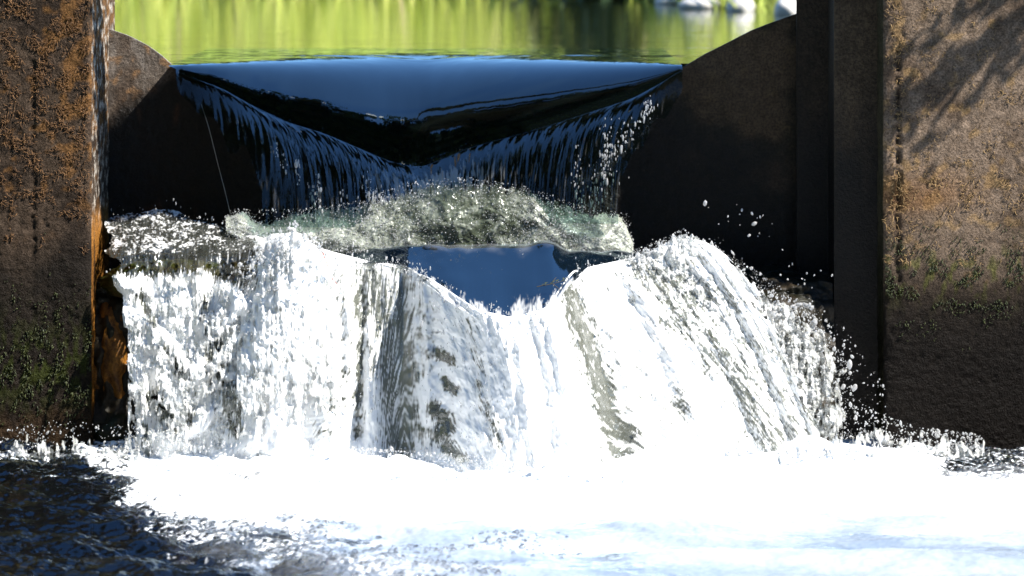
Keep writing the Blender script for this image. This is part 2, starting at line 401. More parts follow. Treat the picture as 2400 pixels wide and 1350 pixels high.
# ------------------------------------------------------------------ weir: notched plate and steel guide
weir = empty('weir', (-.2, 7.5, -.3)); tag(weir, 'dark rusty steel weir plate with a wide V notch set between the piers', 'weir')
LIP = [(395, 152), (430, 172), (470, 190), (520, 207), (600, 252), (680, 289), (760, 313), (840, 347), (900, 374), (950, 388), (990, 392),
       (1040, 372), (1100, 347), (1200, 320), (1300, 291), (1400, 258), (1480, 232), (1540, 200), (1600, 163)]
TOP = [(200, 55), (255, 68), (300, 83), (345, 106), (380, 131), (395, 145), (430, 175), (470, 196), (520, 214), (600, 259), (680, 296), (760, 320), (840, 354),
       (900, 381), (950, 396), (990, 400), (1040, 380), (1100, 355), (1200, 328), (1300, 299), (1400, 266), (1480, 240), (1540, 208), (1600, 158),
       (1650, 128), (1700, 103), (1760, 72), (1800, 56), (1865, 33), (1920, 15)]
pu = np.linspace(222, 1900, 560); tz_ = row_z(pl(pu, TOP, 6), D_PLATE); vv = np.linspace(0, 1, 300)
Xp = np.repeat(px_x(pu, D_PLATE)[:, None], 300, 1); Zp = tz_[:, None] + (-.3 - tz_[:, None]) * vv[None] ** 1.15
row = Y_H + (Z_C - Zp) * F_PX / D_PLATE; px = np.repeat(pu[:, None], 300, 1); below = row - pl(pu, TOP, 6)[:, None]
big = fbm(Xp * 6, Zp * 6, 4, 101); med = fbm(Xp * 25, Zp * 25, 4, 103); fine = fbm(Xp * 90, Zp * 55, 3, 104)
wetL = smooth(-25, 30, (row - 290) + (px - 255) * .85 + 60 * big + 25 * med)
wetR = smooth(-60, 90, row - 330 - (px - 1700) * .45 + 110 * big)
wet = np.where(px < 1000, wetL, wetR)
r = (.0015 * med + .001 * fine) * (1 - wet) + wet * (.003 * fbm(Xp * 40, Zp * 28, 4, 106) + .002 * fine)
mx = lambda c, d, f: c * (1 - f[..., None]) + np.array(d) * f[..., None]
col = mx(np.ones(Xp.shape + (3,)) * np.array([.10, .083, .07]), (.065, .044, .03), smooth(-.1, .3, big))
col = mx(col, (.19, .17, .155), smooth(.1, .4, fbm(Xp * 30, Zp * 9, 4, 110)) * .6)
col = mx(col, (.22, .12, .05), smooth(.12, .35, med) * .6)
colr = mx(np.ones(Xp.shape + (3,)) * np.array([.065, .045, .027]), (.026, .021, .013), smooth(-.1, .3, big))
colr = mx(colr, (.08, .055, .028), smooth(.15, .4, med) * .5)
f_r = smooth(900, 1100, px); col = col * (1 - f_r[..., None]) + colr * f_r[..., None]
col = mx(col, (.011, .009, .007), wet * .95)
col = mx(col, (.11, .05, .015), wet * smooth(.1, .35, fbm(Xp * 11, Zp * 5, 3, 120)) * smooth(560, 380, px) * .7)
co = np.stack([Xp, D_PLATE - r, Zp], -1)
adopt(link('plate', grid('plate_front', co, {'col': np.clip(col, .003, 1), 'wet': wet * .9}, toward=(0, -1, 0)), M['plate']), weir)
th = np.linspace(0, 1, 4); Xe = np.repeat(px_x(pu, D_PLATE)[:, None], 4, 1); Ye = D_PLATE + .012 * th[None] + 0 * Xe; Ze = tz_[:, None] - .001 + .0015 * np.sin(th * math.pi)[None] + 0 * Xe
adopt(link('plate_edge', grid('plate_edge', np.stack([Xe, Ye - r[:, :1] * (1 - th), Ze], -1), {'col': np.full(Xe.shape + (3,), .2), 'wet': np.zeros(Xe.shape)}, toward=(0, 0, 1)), M['plate']), weir)
bk = np.stack([np.repeat(px_x(pu, D_PLATE)[:, None], 2, 1), np.full((560, 2), D_PLATE + .012), np.stack([tz_, np.full(560, -.3)], 1)], -1)
adopt(link('plate_back', grid('plate_back', bk, {'col': np.full(bk.shape, .05), 'wet': np.zeros((560, 2))}, toward=(0, 1, 0)), M['plate']), weir)

def slab_with_holes(name, x0, x1, y0, y1, z0, z1, holes, r, tint):
    bm = bmesh.new(); bmesh.ops.create_cube(bm, size=1)
    for v in bm.verts: v.co = Vector(((x0 + x1) / 2 + v.co.x * (x1 - x0), (y0 + y1) / 2 + v.co.y * (y1 - y0), (z0 + z1) / 2 + v.co.z * (z1 - z0)))
    me = bpy.data.meshes.new(name); bm.to_mesh(me); bm.free(); o = link(name, me, None); cut = []
    for hx, hz in holes:
        b2 = bmesh.new(); bmesh.ops.create_cone(b2, cap_ends=True, segments=20, radius1=r, radius2=r, depth=.2)
        for v in b2.verts: v.co = Vector((hx + v.co.x, (y0 + y1) / 2 + v.co.z, hz + v.co.y))
        m2 = bpy.data.meshes.new('cut'); b2.to_mesh(m2); b2.free(); c = link('cut', m2, None); cut.append(c)
        md = o.modifiers.new('b', 'BOOLEAN'); md.object = c; md.operation = 'DIFFERENCE'; md.solver = 'EXACT'
    dg = bpy.context.evaluated_depsgraph_get(); nm = bpy.data.meshes.new_from_object(o.evaluated_get(dg))
    for c in cut: bpy.data.objects.remove(c, do_unlink=True)
    bpy.data.objects.remove(o, do_unlink=True)
    bm = bmesh.new(); bm.from_mesh(nm); bmesh.ops.triangulate(bm, faces=bm.faces[:])
    for _ in range(2):
        bmesh.ops.subdivide_edges(bm, edges=[e for e in bm.edges if e.calc_length() > .05], cuts=2); bmesh.ops.triangulate(bm, faces=bm.faces[:])
    bm.to_mesh(nm); bm.free(); nm.name = name
    co = np.empty(len(nm.vertices) * 3, np.float32); nm.vertices.foreach_get('co', co); co = co.reshape(-1, 3)
    rw = Y_H + (Z_C - co[:, 2]) * F_PX / 7.35
    b = fbm(co[:, 0] * 12, co[:, 2] * 9, 4, 130); wet = smooth(240, 420, rw + 120 * b)
    c = np.ones((len(co), 3)) * np.array(tint) * (1 + .6 * b[:, None]); c = c * (1 - .85 * wet[:, None]) + np.array([.008, .007, .006]) * wet[:, None] * .85
    a = nm.attributes.new('col', 'FLOAT_COLOR', 'POINT'); a.data.foreach_set('color', np.concatenate([np.clip(c, .003, 1), np.ones((len(co), 1))], 1).astype(np.float32).ravel())
    a = nm.attributes.new('wet', 'FLOAT', 'POINT'); a.data.foreach_set('value', (wet * .8).astype(np.float32))
    nm.materials.clear(); return link(name, nm, M['plate'])
g = empty('steel_guide', (px_x(1950, 7.3), 7.37, -.3)); tag(g, 'dark steel guide channel with round bolt holes beside the sunlit pier', 'steel channel')
xa0, xa1 = px_x(1955, 7.31), px_x(2070, 7.2) + .004
adopt(slab_with_holes('front_flange', xa0, xa1, 7.31, 7.322, -.3, 1.9, [(px_x(1993, 7.31), row_z(70, 7.31)), (px_x(1986, 7.31), row_z(388, 7.31))], .0135, (.06, .044, .028)), g)
adopt(slab_with_holes('web', xa0, xa0 + .012, 7.3222, 7.4478, -.3, 1.898, [], .01, (.025, .019, .013)), g)
xb0, xb1 = px_x(1867, 7.45), xa0 + .012
adopt(slab_with_holes('rear_flange', xb0, xb1, 7.448, 7.46, -.3, 1.896, [(px_x(1920, 7.448), row_z(70, 7.448)), (px_x(1917, 7.448), row_z(383, 7.448))], .0125, (.028, .021, .014)), g)

# ------------------------------------------------------------------ rocks
def boulder(name, c, size, seed, col, wet, label=None, cat='rock', rough=.22, sub=ICO4, rot=0):
    v, f = sub; v = v.copy()
    n = fbm(v[:, 0] * 1.6 + seed, v[:, 1] * 1.6 + v[:, 2] * 1.3, 4, seed) + .5 * fbm(v[:, 2] * 3 + seed, v[:, 0] * 3 - v[:, 1] * 2, 3, seed + 5)
    p = v * (1 + rough * n[:, None]) * np.array(size); ca, sa = math.cos(rot), math.sin(rot)
    p = np.stack([p[:, 0] * ca - p[:, 2] * sa, p[:, 1], p[:, 0] * sa + p[:, 2] * ca], -1)
    q = fbm(v[:, 0] * 5 + seed, v[:, 2] * 5 + v[:, 1] * 3, 4, seed + 9)
    cc = np.array(col[0])[None] * (1 - smooth(-.2, .3, q)[:, None]) + np.array(col[1])[None] * smooth(-.2, .3, q)[:, None]
    o = link(name, mesh_np(name, p, f, {'col': cc, 'wet': np.full(len(v), wet)}), M['rock']); o.location = c
    return tag(o, label, cat) if label else o
# ledge: one broken rock step under the cascade
u = np.linspace(-1.05, .785, 300); v = np.linspace(0, 1, 170); U, V = np.meshgrid(u, v, indexing='ij')
yy = np.interp(V, [0, .25, .35, 1], [7.5, 7.32, 7.27, 7.20]); zz = np.interp(V, [0, .25, .35, 1], [.42, .41, .37, -.28])
n = fbm(U * 7, V * 6, 4, 140); co = np.stack([U, yy - .05 * n * smooth(.1, .4, V) - .02 * fbm(U * 30, V * 20, 3, 142), zz + .03 * n * smooth(.5, .2, V)], -1)
q = fbm(U * 16, V * 14, 4, 144); col = mx(np.ones(U.shape + (3,)) * np.array([.035, .028, .018]), (.015, .016, .008), smooth(-.1, .3, q))
tag(link('rock_ledge', grid('rock_ledge', co, {'col': np.clip(col, .005, 1), 'wet': np.full(U.shape, .8)}), M['rock']), 'broken dark rock step that the lower cascade runs over', 'rock ledge')
def W3(px, row, d): return Vector(P(px, row, d).tolist())
boulder('mossy_rock', W3(420, 660, 7.30), (.20, .10, .055), 3, ((.05, .07, .012), (.12, .10, .03)), .8, 'mossy green rock under the frothing water beside the dark pier')
boulder('mossy_rock', W3(560, 700, 7.28), (.10, .08, .09), 8, ((.10, .08, .03), (.05, .05, .015)), .8, 'brown wet rock behind the tallest splash')
boulder('rusty_rock', W3(268, 830, 7.33), (.06, .09, .15), 5, ((.45, .20, .035), (.16, .07, .02)), .85, 'bright orange rust stained rock in the gap beside the dark pier', rough=.3)
boulder('dark_rock', W3(1870, 800, 7.40), (.13, .1, .16), 13, ((.008, .008, .006), (.014, .012, .008)), .8, 'black wet rock between the right splash and the steel channel')
boulder('dark_rock', W3(268, 1010, 7.28), (.06, .07, .06), 17, ((.03, .04, .015), (.05, .035, .02)), .85, 'low dark wet rock at the foot of the orange rock')

# ------------------------------------------------------------------ pond upstream and flow over the notch
XN0, XN1 = px_x(395, 7.42), px_x(1600, 7.42)
D_FAR, D_LIP = 8.4, 7.42
def ridge(X, Y):
    yl = 7.93 - .03 * X + .012 * noise(X * 5, X * 0, 151)
    a = .0035 * np.exp(-((Y - yl) / .022) ** 2) * (.6 + .6 * noise(X * 3, X * 0 + 1, 152)) * smooth(-.85, -.3, X)
    yl2 = 8.02 - .05 * X
    return a - .002 * np.exp(-((Y - yl2 + .06) / .03) ** 2) * smooth(-.9, 0, X)
def rip(X, Y): return .0013 * fbm(X * 6, Y * 14, 3, 153) + .00025 * noise(X * 30, Y * 60, 154)
nu, nt_, nf = 620, 230, 230
u = np.linspace(0, 1, nu); X0 = XN0 + (XN1 - XN0) * u; pxl = 1200 + X0 * F_PX / D_LIP
zl = np.minimum(row_z(pl(pxl, LIP, 14), D_LIP), Z_UP - .0015); head = Z_UP - zl
t = np.linspace(0, 1, nt_)
T = np.repeat(t[None], nu, 0); Yt = D_FAR + (D_LIP - D_FAR) * (1 - (1 - T) ** 1.35)
gexp = 3.5 + 0 * head[:, None]
Xt = np.repeat(X0[:, None], nt_, 1)
LD = np.maximum(.06, 3.5 * head)[:, None]; TD = np.clip((D_LIP + LD - Yt) / LD, 0, 1)
Zt = Z_UP - head[:, None] * TD ** gexp
fade = smooth(.6, .1, TD)
Zt += (ridge(Xt, Yt) + rip(Xt, Yt)) * fade
flow = fbm(Xt * 7 - .5 * np.abs(Xt + .2), Yt * 3, 3, 160) * .0012 + .00022 * noise(Xt * 40, Yt * 9, 161)
Zt += flow * smooth(.2, .8, TD) * smooth(0, .04, head)[:, None]
# falling sheet
w = np.linspace(0, 1, nf + 1)[1:]; Wf = np.repeat(w[None], nu, 0)
foot = row_z(pl(pxl, [(395, 520), (650, 530), (900, 530), (990, 520), (1200, 520), (1600, 520)]), 7.33)
H = (zl - foot)[:, None]; drop = H * Wf ** 1.5
s0 = (head[:, None] * gexp / LD); fwd = (-s0 + np.sqrt(s0 ** 2 + 4 * 9. * drop)) / 18.
lip_n = (.006 * noise(X0 * 26, X0 * 0, 170) + .004 * noise(X0 * 70, X0 * 0, 171))[:, None] * smooth(0, .04, head)[:, None]
conv = (-.10 - X0)[:, None] * .26 * (1 - np.exp(-fwd / .05)) * smooth(0, .10, head)[:, None]
Xf = X0[:, None] + conv * .8
Yf = D_LIP - fwd; Zf = zl[:, None] - drop
rib = .0020 * noise(X0[:, None] * 45 + .5 * Wf, Wf * 1.6, 172) + .0009 * noise(X0[:, None] * 130 + Wf, Wf * 2.5, 173) + .0004 * noise(X0[:, None] * 300, Wf * 8, 174)
Yf = Yf - rib * smooth(0, .12, Wf) * smooth(0, .05, head)[:, None] * 1.2 + lip_n * 0
co = np.concatenate([np.stack([Xt, Yt, Zt], -1), np.stack([Xf, Yf, Zf], -1)], 1)
cl = np.concatenate([0 * T, np.maximum(smooth(.12, .85, Wf) * (1 - .35 * np.exp(-((pxl[:, None] - 900) / 90) ** 2)), smooth(.09, .02, head)[:, None] * smooth(0, .15, Wf))], 1) * .97
pxa = pxl[:, None] + 0 * cl
strk = noise(X0[:, None] * 120 + 0 * Wf, Wf * 3 + 2, 176) + .6 * noise(X0[:, None] * 260, Wf * 9, 177)
ctr = np.exp(-((pxl[:, None] - 1010) / 150) ** 2)
fm_f = smooth(.55, .9, strk + 1.0 * ctr * smooth(.05, .5, Wf) + .25 * smooth(.5, 1, Wf) + .15 * np.exp(-((pxl[:, None] - 860) / 60) ** 2)) * smooth(.1, .5, Wf) * (.04 + .45 * ctr)
fm = np.concatenate([0 * T, fm_f], 1)
# the sheet breaks up towards its outer edges
hd = smooth(0, .05, head)[:, None]
gap = smooth(.25, 1, Wf) * (1 - smooth(.05, .16, head)[:, None])
keep_f = (head[:, None] + .015 * noise(X0[:, None] * 34 + 0 * Wf, Wf * 1.8, 178)) > (.012 + .055 * smooth(.0, .9, Wf))
keep = np.concatenate([np.ones_like(T, bool), keep_f], 1)
tag(link('notch_waterfall', grid('notch_waterfall', co, {'clear': cl, 'foam': fm}, keep, toward=(0, -.5, .8)), M['nappe']), kind='structure')
NAPPE = (pxl, Xf, Yf, Zf)
def flat(name, x0, x1, y0, y1, nx, ny):
    X, Y = np.meshgrid(np.linspace(x0, x1, nx), np.linspace(y0, y1, ny), indexing='ij')
    Z = Z_UP + rip(X, Y) + (ridge(X, Y) * (X > XN1 - .5) if x0 > -2 else 0)
    return grid(name, np.stack([X, Y, Z], -1), {'clear': 0 * X, 'foam': 0 * X}, toward=(0, 0, 1))
tag(link('pond_water', flat('pond_water', -8, 8, D_FAR, 18, 500, 360), M['pond']), kind='structure')
tag(link('pond_water', flat('pond_side', -8, XN0, 7.513, D_FAR, 80, 60), M['pond']), kind='structure')
tag(link('pond_water', flat('pond_side', XN1, 8, 7.513, D_FAR, 80, 60), M['pond']), kind='structure')

# ------------------------------------------------------------------ aerated foam under the notch
nu, nv = 520, 150
pu = np.linspace(530, 1484, nu); v = np.linspace(0, 1, nv); PU, V = np.meshgrid(pu, v, indexing='ij')
rt = pl(pu, [(530, 508), (560, 496), (600, 520), (640, 522), (690, 500), (750, 488), (850, 480), (900, 465), (960, 440), (1010, 425), (1100, 425), (1180, 432), (1250, 452), (1320, 480), (1380, 502), (1440, 500), (1470, 520), (1484, 575)], 8)[:, None]
rb = pl(pu, [(530, 545), (640, 585), (780, 605), (880, 606), (960, 586), (1100, 578), (1290, 577), (1330, 600), (1420, 612), (1484, 600)], 8)[:, None]
ROW = rt + (rb - rt) * V + 6 * fbm(PU * .02, V * 0 + 3, 3, 200) * (1 - V) * 2
D = 7.345 - .045 * V ** 1.1
an0 = np.arctan2(PU - 1010, ROW - 250); r0_ = np.hypot(PU - 1010, ROW - 250)
bulge = .026 * fbm(PU * .010, V * 1.8, 3, 201) + .009 * fbm(an0 * 8 + .8 * noise(PU * .012, ROW * .02, 202), r0_ * .02, 3, 203) + .0022 * fbm(PU * .11, ROW * .12, 3, 205)
D = D - bulge * .8 - .02 * np.sin(V * 3.1)
ROW = ROW + V * (9 * noise(PU * .012, PU * 0, 216) + 5 * noise(PU * .05, PU * 0, 217))
ang = np.arctan2(PU - 1010, ROW - 300); rr_ = np.hypot(PU - 1010, ROW - 300)
lump = .6 * fbm(PU * .02 + V * 1.2, V * 3 - PU * .006, 4, 207) + .7 * fbm(ang * 5 + 1.2 * noise(PU * .010, ROW * .02, 215), rr_ * .035, 4, 208)
fm = np.clip(.55 + .3 * np.clip(np.abs(PU - 1090) / 300, 0, 1) + .9 * lump + .35 * fbm(PU * .14, ROW * .15, 3, 209) - .55 * np.exp(-((PU - 1090) / 180) ** 2), .04, 1)
cen_ = smooth(840, 960, PU) * smooth(1400, 1280, PU); fm *= 1 - cen_ * (1 - smooth(-.05, .4, V + .25 * noise(PU * .03, V * 3, 214)))
cl_ = .35 + .5 * smooth(.4, 0, V) * cen_
co = P(PU, ROW, D)
edge_k = (noise(PU * .05, V * 0, 211) * .12 + noise(PU * .2, V * 12, 212) * .10 + V) > .02
tag(link('foam', grid('aerated_foam', co, {'foam': fm * .8, 'clear': np.clip(cl_ - .05, 0, 1)}, edge_k), M['froth']), kind='stuff')

gi = RNG.integers(0, PU.shape[0], 15000); gj = RNG.integers(0, PU.shape[1], 15000)
ok = (RNG.random(15000) < np.clip(.25 + np.abs(PU[gi, gj] - 1090) / 220, 0, 1)) & (RNG.random(15000) < fm[gi, gj] + .35); gi, gj = gi[ok], gj[ok]
fpos = P(PU[gi, gj] + RNG.normal(0, 2, len(gi)), ROW[gi, gj] + RNG.normal(0, 3, len(gi)), D[gi, gj] - np.abs(RNG.normal(0, .006, len(gi))))
tag(link('froth', blobs('froth', fpos, np.exp(RNG.normal(-6.9, .4, len(gi))), None, None, OCT, .1), M['drop']), kind='stuff')

# ------------------------------------------------------------------ smooth blue water on the ledge
nu, nv = 360, 150
pu = np.linspace(770, 1560, nu); v = np.linspace(0, 1, nv); PU, V = np.meshgrid(pu, v, indexing='ij')
lipr = pl(pu, [(770, 632), (860, 632), (960, 640), (1000, 668), (1060, 712), (1120, 745), (1200, 764), (1280, 742), (1320, 684), (1350, 648), (1420, 636), (1560, 620)], 20)[:, None]
backr = pl(pu, [(770, 588), (960, 574), (1290, 566), (1330, 585), (1560, 590)], 10)[:, None]
ROW = backr + (lipr - backr) * V; fw_ = pl(pu, [(770, .14), (900, .15), (1000, .22), (1120, .33), (1280, .33), (1340, .20), (1560, .13)], 30)[:, None]; lv_ = .16 * smooth(860, 1110, PU + 60 * (1 - V)) * smooth(1500, 1260, PU - 40 * (1 - V))
ROW = backr + (lipr - backr) * np.interp(V, [0, .1, 1], [0, .04, 1]); D = 7.325 - lv_ * smooth(0, .12, V) - fw_ * np.clip((V - .1 * lv_ / .16) / (1 - .1 * lv_ / .16), 0, 1)
co = P(PU, ROW, D)
wv = .004 * fbm(PU * .008, V * 1.5, 2, 220) + .002 * noise(PU * .03, V * 4, 221) * smooth(1150, 950, PU) + .0025 * np.exp(-((PU - 1030) / 50) ** 2 - ((V - .5) / .3) ** 2) + .003 * np.exp(-((PU - 1290) / 22) ** 2 - ((V - .4) / .25) ** 2)
co[..., 2] += wv + .014 * fbm(PU * .009, PU * 0 + 2, 3, 228) * np.exp(-((V - .08) / .10) ** 2)
fm = .10 * smooth(.2, .02, V + .13 * fbm(PU * .02, V * 5, 3, 226)) + .8 * smooth(.8, 1.0, V + .2 * noise(PU * .05, V * 2, 224) + .1 * noise(PU * .2, V * 14, 223))
tag(link('ledge_water', grid('ledge_water', co, {'foam': np.clip(fm, 0, 1), 'clear': 0 * PU}), M['ledge']), kind='structure')

# ------------------------------------------------------------------ lower cascade
LIPC = [(240, 606), (330, 592), (420, 596), (560, 592), (620, 570), (660, 550), (690, 542), (715, 552), (750, 590), (800, 622), (860, 618), (900, 616), (960, 626), (1000, 655),
        (1060, 706), (1120, 735), (1200, 752), (1280, 732), (1320, 676), (1350, 642), (1420, 628), (1500, 606), (1550, 574), (1590, 558), (1640, 562), (1680, 590)]
BASEPX = [(240, 318), (300, 350), (400, 420), (560, 540), (690, 620), (780, 760), (840, 842), (900, 905), (960, 975), (1000, 1030), (1060, 1090), (1120, 1150), (1200, 1250), (1280, 1390), (1320, 1450), (1350, 1500), (1420, 1650), (1480, 1800), (1560, 1880), (1640, 1950), (1680, 1985)]
nu, nv = 860, 460
uu = np.linspace(245, 1672, nu); vq = np.linspace(0, 1, nv)
U, V = np.meshgrid(uu, vq, indexing='ij')
lip = pl(uu, LIPC, 10)[:, None]; bpx = pl(uu, BASEPX, 20)[:, None]
back = pl(uu, [(240, 512), (300, 500), (380, 490), (440, 505), (560, 545), (620, 556), (680, 545), (760, 585), (1000, 646), (1120, 726), (1200, 744), (1280, 722), (1340, 634), (1500, 600), (1680, 585)], 10)[:, None]
LV = .22
va = np.clip(V / LV, 0, 1); vb = np.clip((V - LV) / (1 - LV), 0, 1)
base_row = pl(uu, [(240, 1075), (500, 1090), (700, 1115), (1000, 1140), (1120, 1182), (1270, 1182), (1400, 1125), (1680, 1120)])[:, None]
ROW = np.where(V < LV, back + (lip - back) * va ** 1.25, lip + (base_row - lip) * vb ** 1.35)
frac = np.clip((ROW - lip) / (base_row - lip), 0, 1)
PX = U + (bpx - U) * frac ** .62
d_back = pl(uu, [(240, 7.42), (560, 7.38), (680, 7.22), (800, 7.24), (1000, 7.04), (1120, 6.84), (1270, 6.84), (1350, 7.08), (1500, 7.22), (1680, 7.25)], 20)[:, None]
d_lip = pl(uu, [(240, 7.225), (560, 7.20), (640, 7.14), (690, 7.11), (760, 7.15), (930, 7.16), (1000, 7.02), (1120, 6.83), (1270, 6.83), (1340, 7.03), (1420, 7.13), (1680, 7.18)], 20)[:, None]
d_base = pl(uu, [(240, 7.14), (500, 7.06), (700, 6.98), (950, 6.95), (1120, 6.81), (1270, 6.81), (1400, 6.96), (1680, 7.03)], 20)[:, None]
D = np.where(V < LV, d_back + (d_lip - d_back) * va ** .8, d_lip + (d_base - d_lip) * (frac ** .5))
# flutes along the flow
fl = .016 * noise(U * .020 + 3, V * .9, 300) + .009 * noise(U * .052, V * 1.6, 301)
fl += -.022 * np.exp(-((U - 845) / 14) ** 2) - .014 * np.exp(-((U - 935) / 40) ** 2) - .02 * np.exp(-((U - 1335) / 18) ** 2) + .018 * np.exp(-((U - 1430) / 50) ** 2)
sx, sy = PX * .01, ROW * .01
kq = pl(PX, [(300, -.05), (700, -.4), (850, 0), (970, -.32), (1010, .25), (1100, .4), (1330, .1), (1500, .6), (1900, .7)], 25); QQ = PX - kq * (ROW - 620)
turb = (.015 - .006 * smooth(1250, 1400, PX)) * fbm(sx * 1.5 + .4 * noise(sx, sy, 304), sy * 1.2, 3, 305) + .004 * fbm(QQ * .07, ROW * .03, 3, 309) + .0012 * fbm(QQ * .2, ROW * .08, 2, 311)
calm = np.exp(-((U - 925) / 52) ** 2) * smooth(.2, .3, V)                # glassy fan
rough_amt = 1 - .75 * calm
amp = smooth(.0, .25, V) * .8 + .35
lump2 = .030 * smooth(-.1, .5, noise(sx * 1.2, sy * 1.5, 312)) * smooth(700, 600, PX) * smooth(.2, .4, V)
D = D - (fl * smooth(.15, .4, V) + turb * amp * rough_amt + lump2)
co = P(PX, ROW, D)
co[..., 2] += .012 * fbm(PX * .03, ROW * .05, 4, 315) * smooth(LV + .05, .0, V) * smooth(760, 620, PX)
# where the water is white and where it is clear
Fm = .93 - .15 * smooth(1300, 1450, PX) - .08 * np.exp(-((PX - 1180) / 90) ** 2)
def stroke(pts, wdt, val, hard=1.):
    global Fm
    pts = np.array(pts, float); dist = np.full(U.shape, 1e9)
    if len(pts) == 1: dist = np.hypot(PX - pts[0, 0], ROW - pts[0, 1])
    for a, b in zip(pts[:-1], pts[1:]):
        ab = b - a; tt = np.clip(((PX - a[0]) * ab[0] + (ROW - a[1]) * ab[1]) / (ab @ ab), 0, 1)
        dist = np.minimum(dist, np.hypot(PX - a[0] - tt * ab[0], ROW - a[1] - tt * ab[1]))
    wob = 1 + .5 * fbm(PX * .03, ROW * .02, 3, 333)
    Fm = Fm + (val - Fm) * np.exp(-(dist / (wdt * wob)) ** 2) * hard
stroke([(270, 530), (330, 540), (420, 530), (560, 570)], 70, .34)
stroke([(255, 616), (350, 620), (450, 612), (560, 622)], 34, .10)
stroke([(520, 610), (560, 650)], 34, .30)
stroke([(330, 690), (360, 760)], 16, .35); stroke([(390, 820), (410, 870)], 22, .25); stroke([(360, 930), (400, 990)], 28, .30); stroke([(340, 1000), (345, 1060)], 16, .35)
stroke([(480, 700), (490, 780)], 22, .45); stroke([(500, 820), (515, 850)], 28, .12); stroke([(520, 890), (545, 950)], 36, .28); stroke([(550, 995), (555, 1010)], 22, .2)
stroke([(440, 860), (450, 1000)], 16, .5); stroke([(690, 790)], 14, .3); stroke([(670, 840)], 16, .35); stroke([(735, 690)], 10, .3)
stroke([(790, 650), (810, 760), (800, 900), (760, 1000)], 42, .62)
stroke([(842, 640), (846, 800), (842, 930), (838, 1020)], 12, .28)
stroke([(870, 630), (905, 800), (925, 1000), (935, 1060)], 36, .30); stroke([(945, 625), (940, 800), (960, 1000)], 36, .27)
stroke([(1018, 822), (1058, 848)], 15, .12); stroke([(1042, 893), (1066, 915)], 13, .15); stroke([(1022, 962), (1052, 1000), (1028, 1018)], 23, .14); stroke([(1046, 1050), (1082, 1076)], 17, .15)
stroke([(985, 640), (1010, 720), (1000, 860)], 30, .6)
stroke([(1120, 900), (1170, 1040)], 18, .5); stroke([(1090, 760), (1130, 860)], 22, .6)
stroke([(1335, 690), (1370, 800), (1420, 930), (1465, 1090)], 38, .24); stroke([(1455, 1020), (1470, 1100)], 32, .30)
stroke([(1500, 625), (1580, 700), (1660, 790), (1740, 900), (1800, 1020), (1830, 1090)], 44, .36)
stroke([(1590, 950)], 34, .4); stroke([(1540, 745), (1600, 800)], 20, .5)
stroke([(1620, 660), (1700, 720), (1780, 820)], 75, .52); stroke([(1590, 660), (1640, 720)], 24, .35)
stroke([(1840, 780), (1880, 850)], 40, .48); stroke([(1900, 900), (1930, 980)], 36, .42)
stroke([(1800, 900), (1880, 1050)], 60, .54)
stroke([(960, 600), (1100, 640), (1300, 640)], 40, .4)
# white near the foot
Fm = np.maximum(Fm, .9 * smooth(1050, 1110, ROW) * (1 - np.exp(-((PX - 1050) / 50) ** 2) * .8) * (1 - np.exp(-((PX - 1470) / 45) ** 2)))
kk = pl(PX, [(300, -.05), (560, -.1), (700, -.4), (800, -.25), (850, 0), (900, -.12), (970, -.32), (1010, .25), (1100, .4), (1250, .3), (1330, .31), (1400, .36), (1500, .55), (1700, .75), (1900, .7)], 45)
Q = PX - kk * (ROW - 620) + 3 * fbm(PX * .02, ROW * .015, 2, 345)
iso = .8 * fbm(PX * .045, ROW * .085, 4, 341) + .5 * noise(PX * .16, ROW * .24, 342)
stk = .65 * fbm(Q * .075, ROW * .018, 3, 321) + .55 * noise(Q * .26, ROW * .035, 324) + .30 * noise(PX * .14, ROW * .11, 325) + .3 * noise(Q * .5, ROW * .06, 326)
hd_ = smooth(LV + .06, LV - .06, V); stk = stk * (1 - hd_) + iso * hd_
fine_st = noise(Q * .30, ROW * .012, 327) * calm * 1.2
wd = .28 + .25 * calm + .05 * hd_
foam = smooth(-wd, wd, stk + fine_st + (Fm - .5) * 2.0)
foam = np.clip(foam * (.66 + .38 * Fm) + .06 * noise(Q * .3, ROW * .03, 328) * (1 - .15 * hd_) * (1 - .30 * smooth(1560, 1760, PX) * smooth(1080, 1000, ROW)), 0, 1)
clear = .48 - .25 * calm + .38 * hd_ + .4 * (1 - hd_) * smooth(700, 560, PX) * smooth(740, 650, ROW)
# ragged outer edges
el = smooth(0, 40, U - 245 + 34 * noise(V * 9, U * 0, 330)); er = smooth(0, 70, 1672 - U + 46 * noise(V * 8, U * 0 + 2, 331) + 26 * noise(V * 26, U * .1, 332))
keep = (np.minimum(el, er) + .25 * noise(PX * .06, ROW * .05, 335)) > .22
hole = (foam < .05) & (Fm < .34) & (noise(PX * .05, ROW * .05, 336) > .25) & (V > .3) & (PX < 620)
keep &= ~hole
tag(link('rock_cascade', grid('rock_cascade', co, {'foam': foam, 'clear': np.broadcast_to(clear, U.shape).copy()}, keep), M['cascade']), kind='structure')
CAS = (PX, ROW, D, Fm, keep)

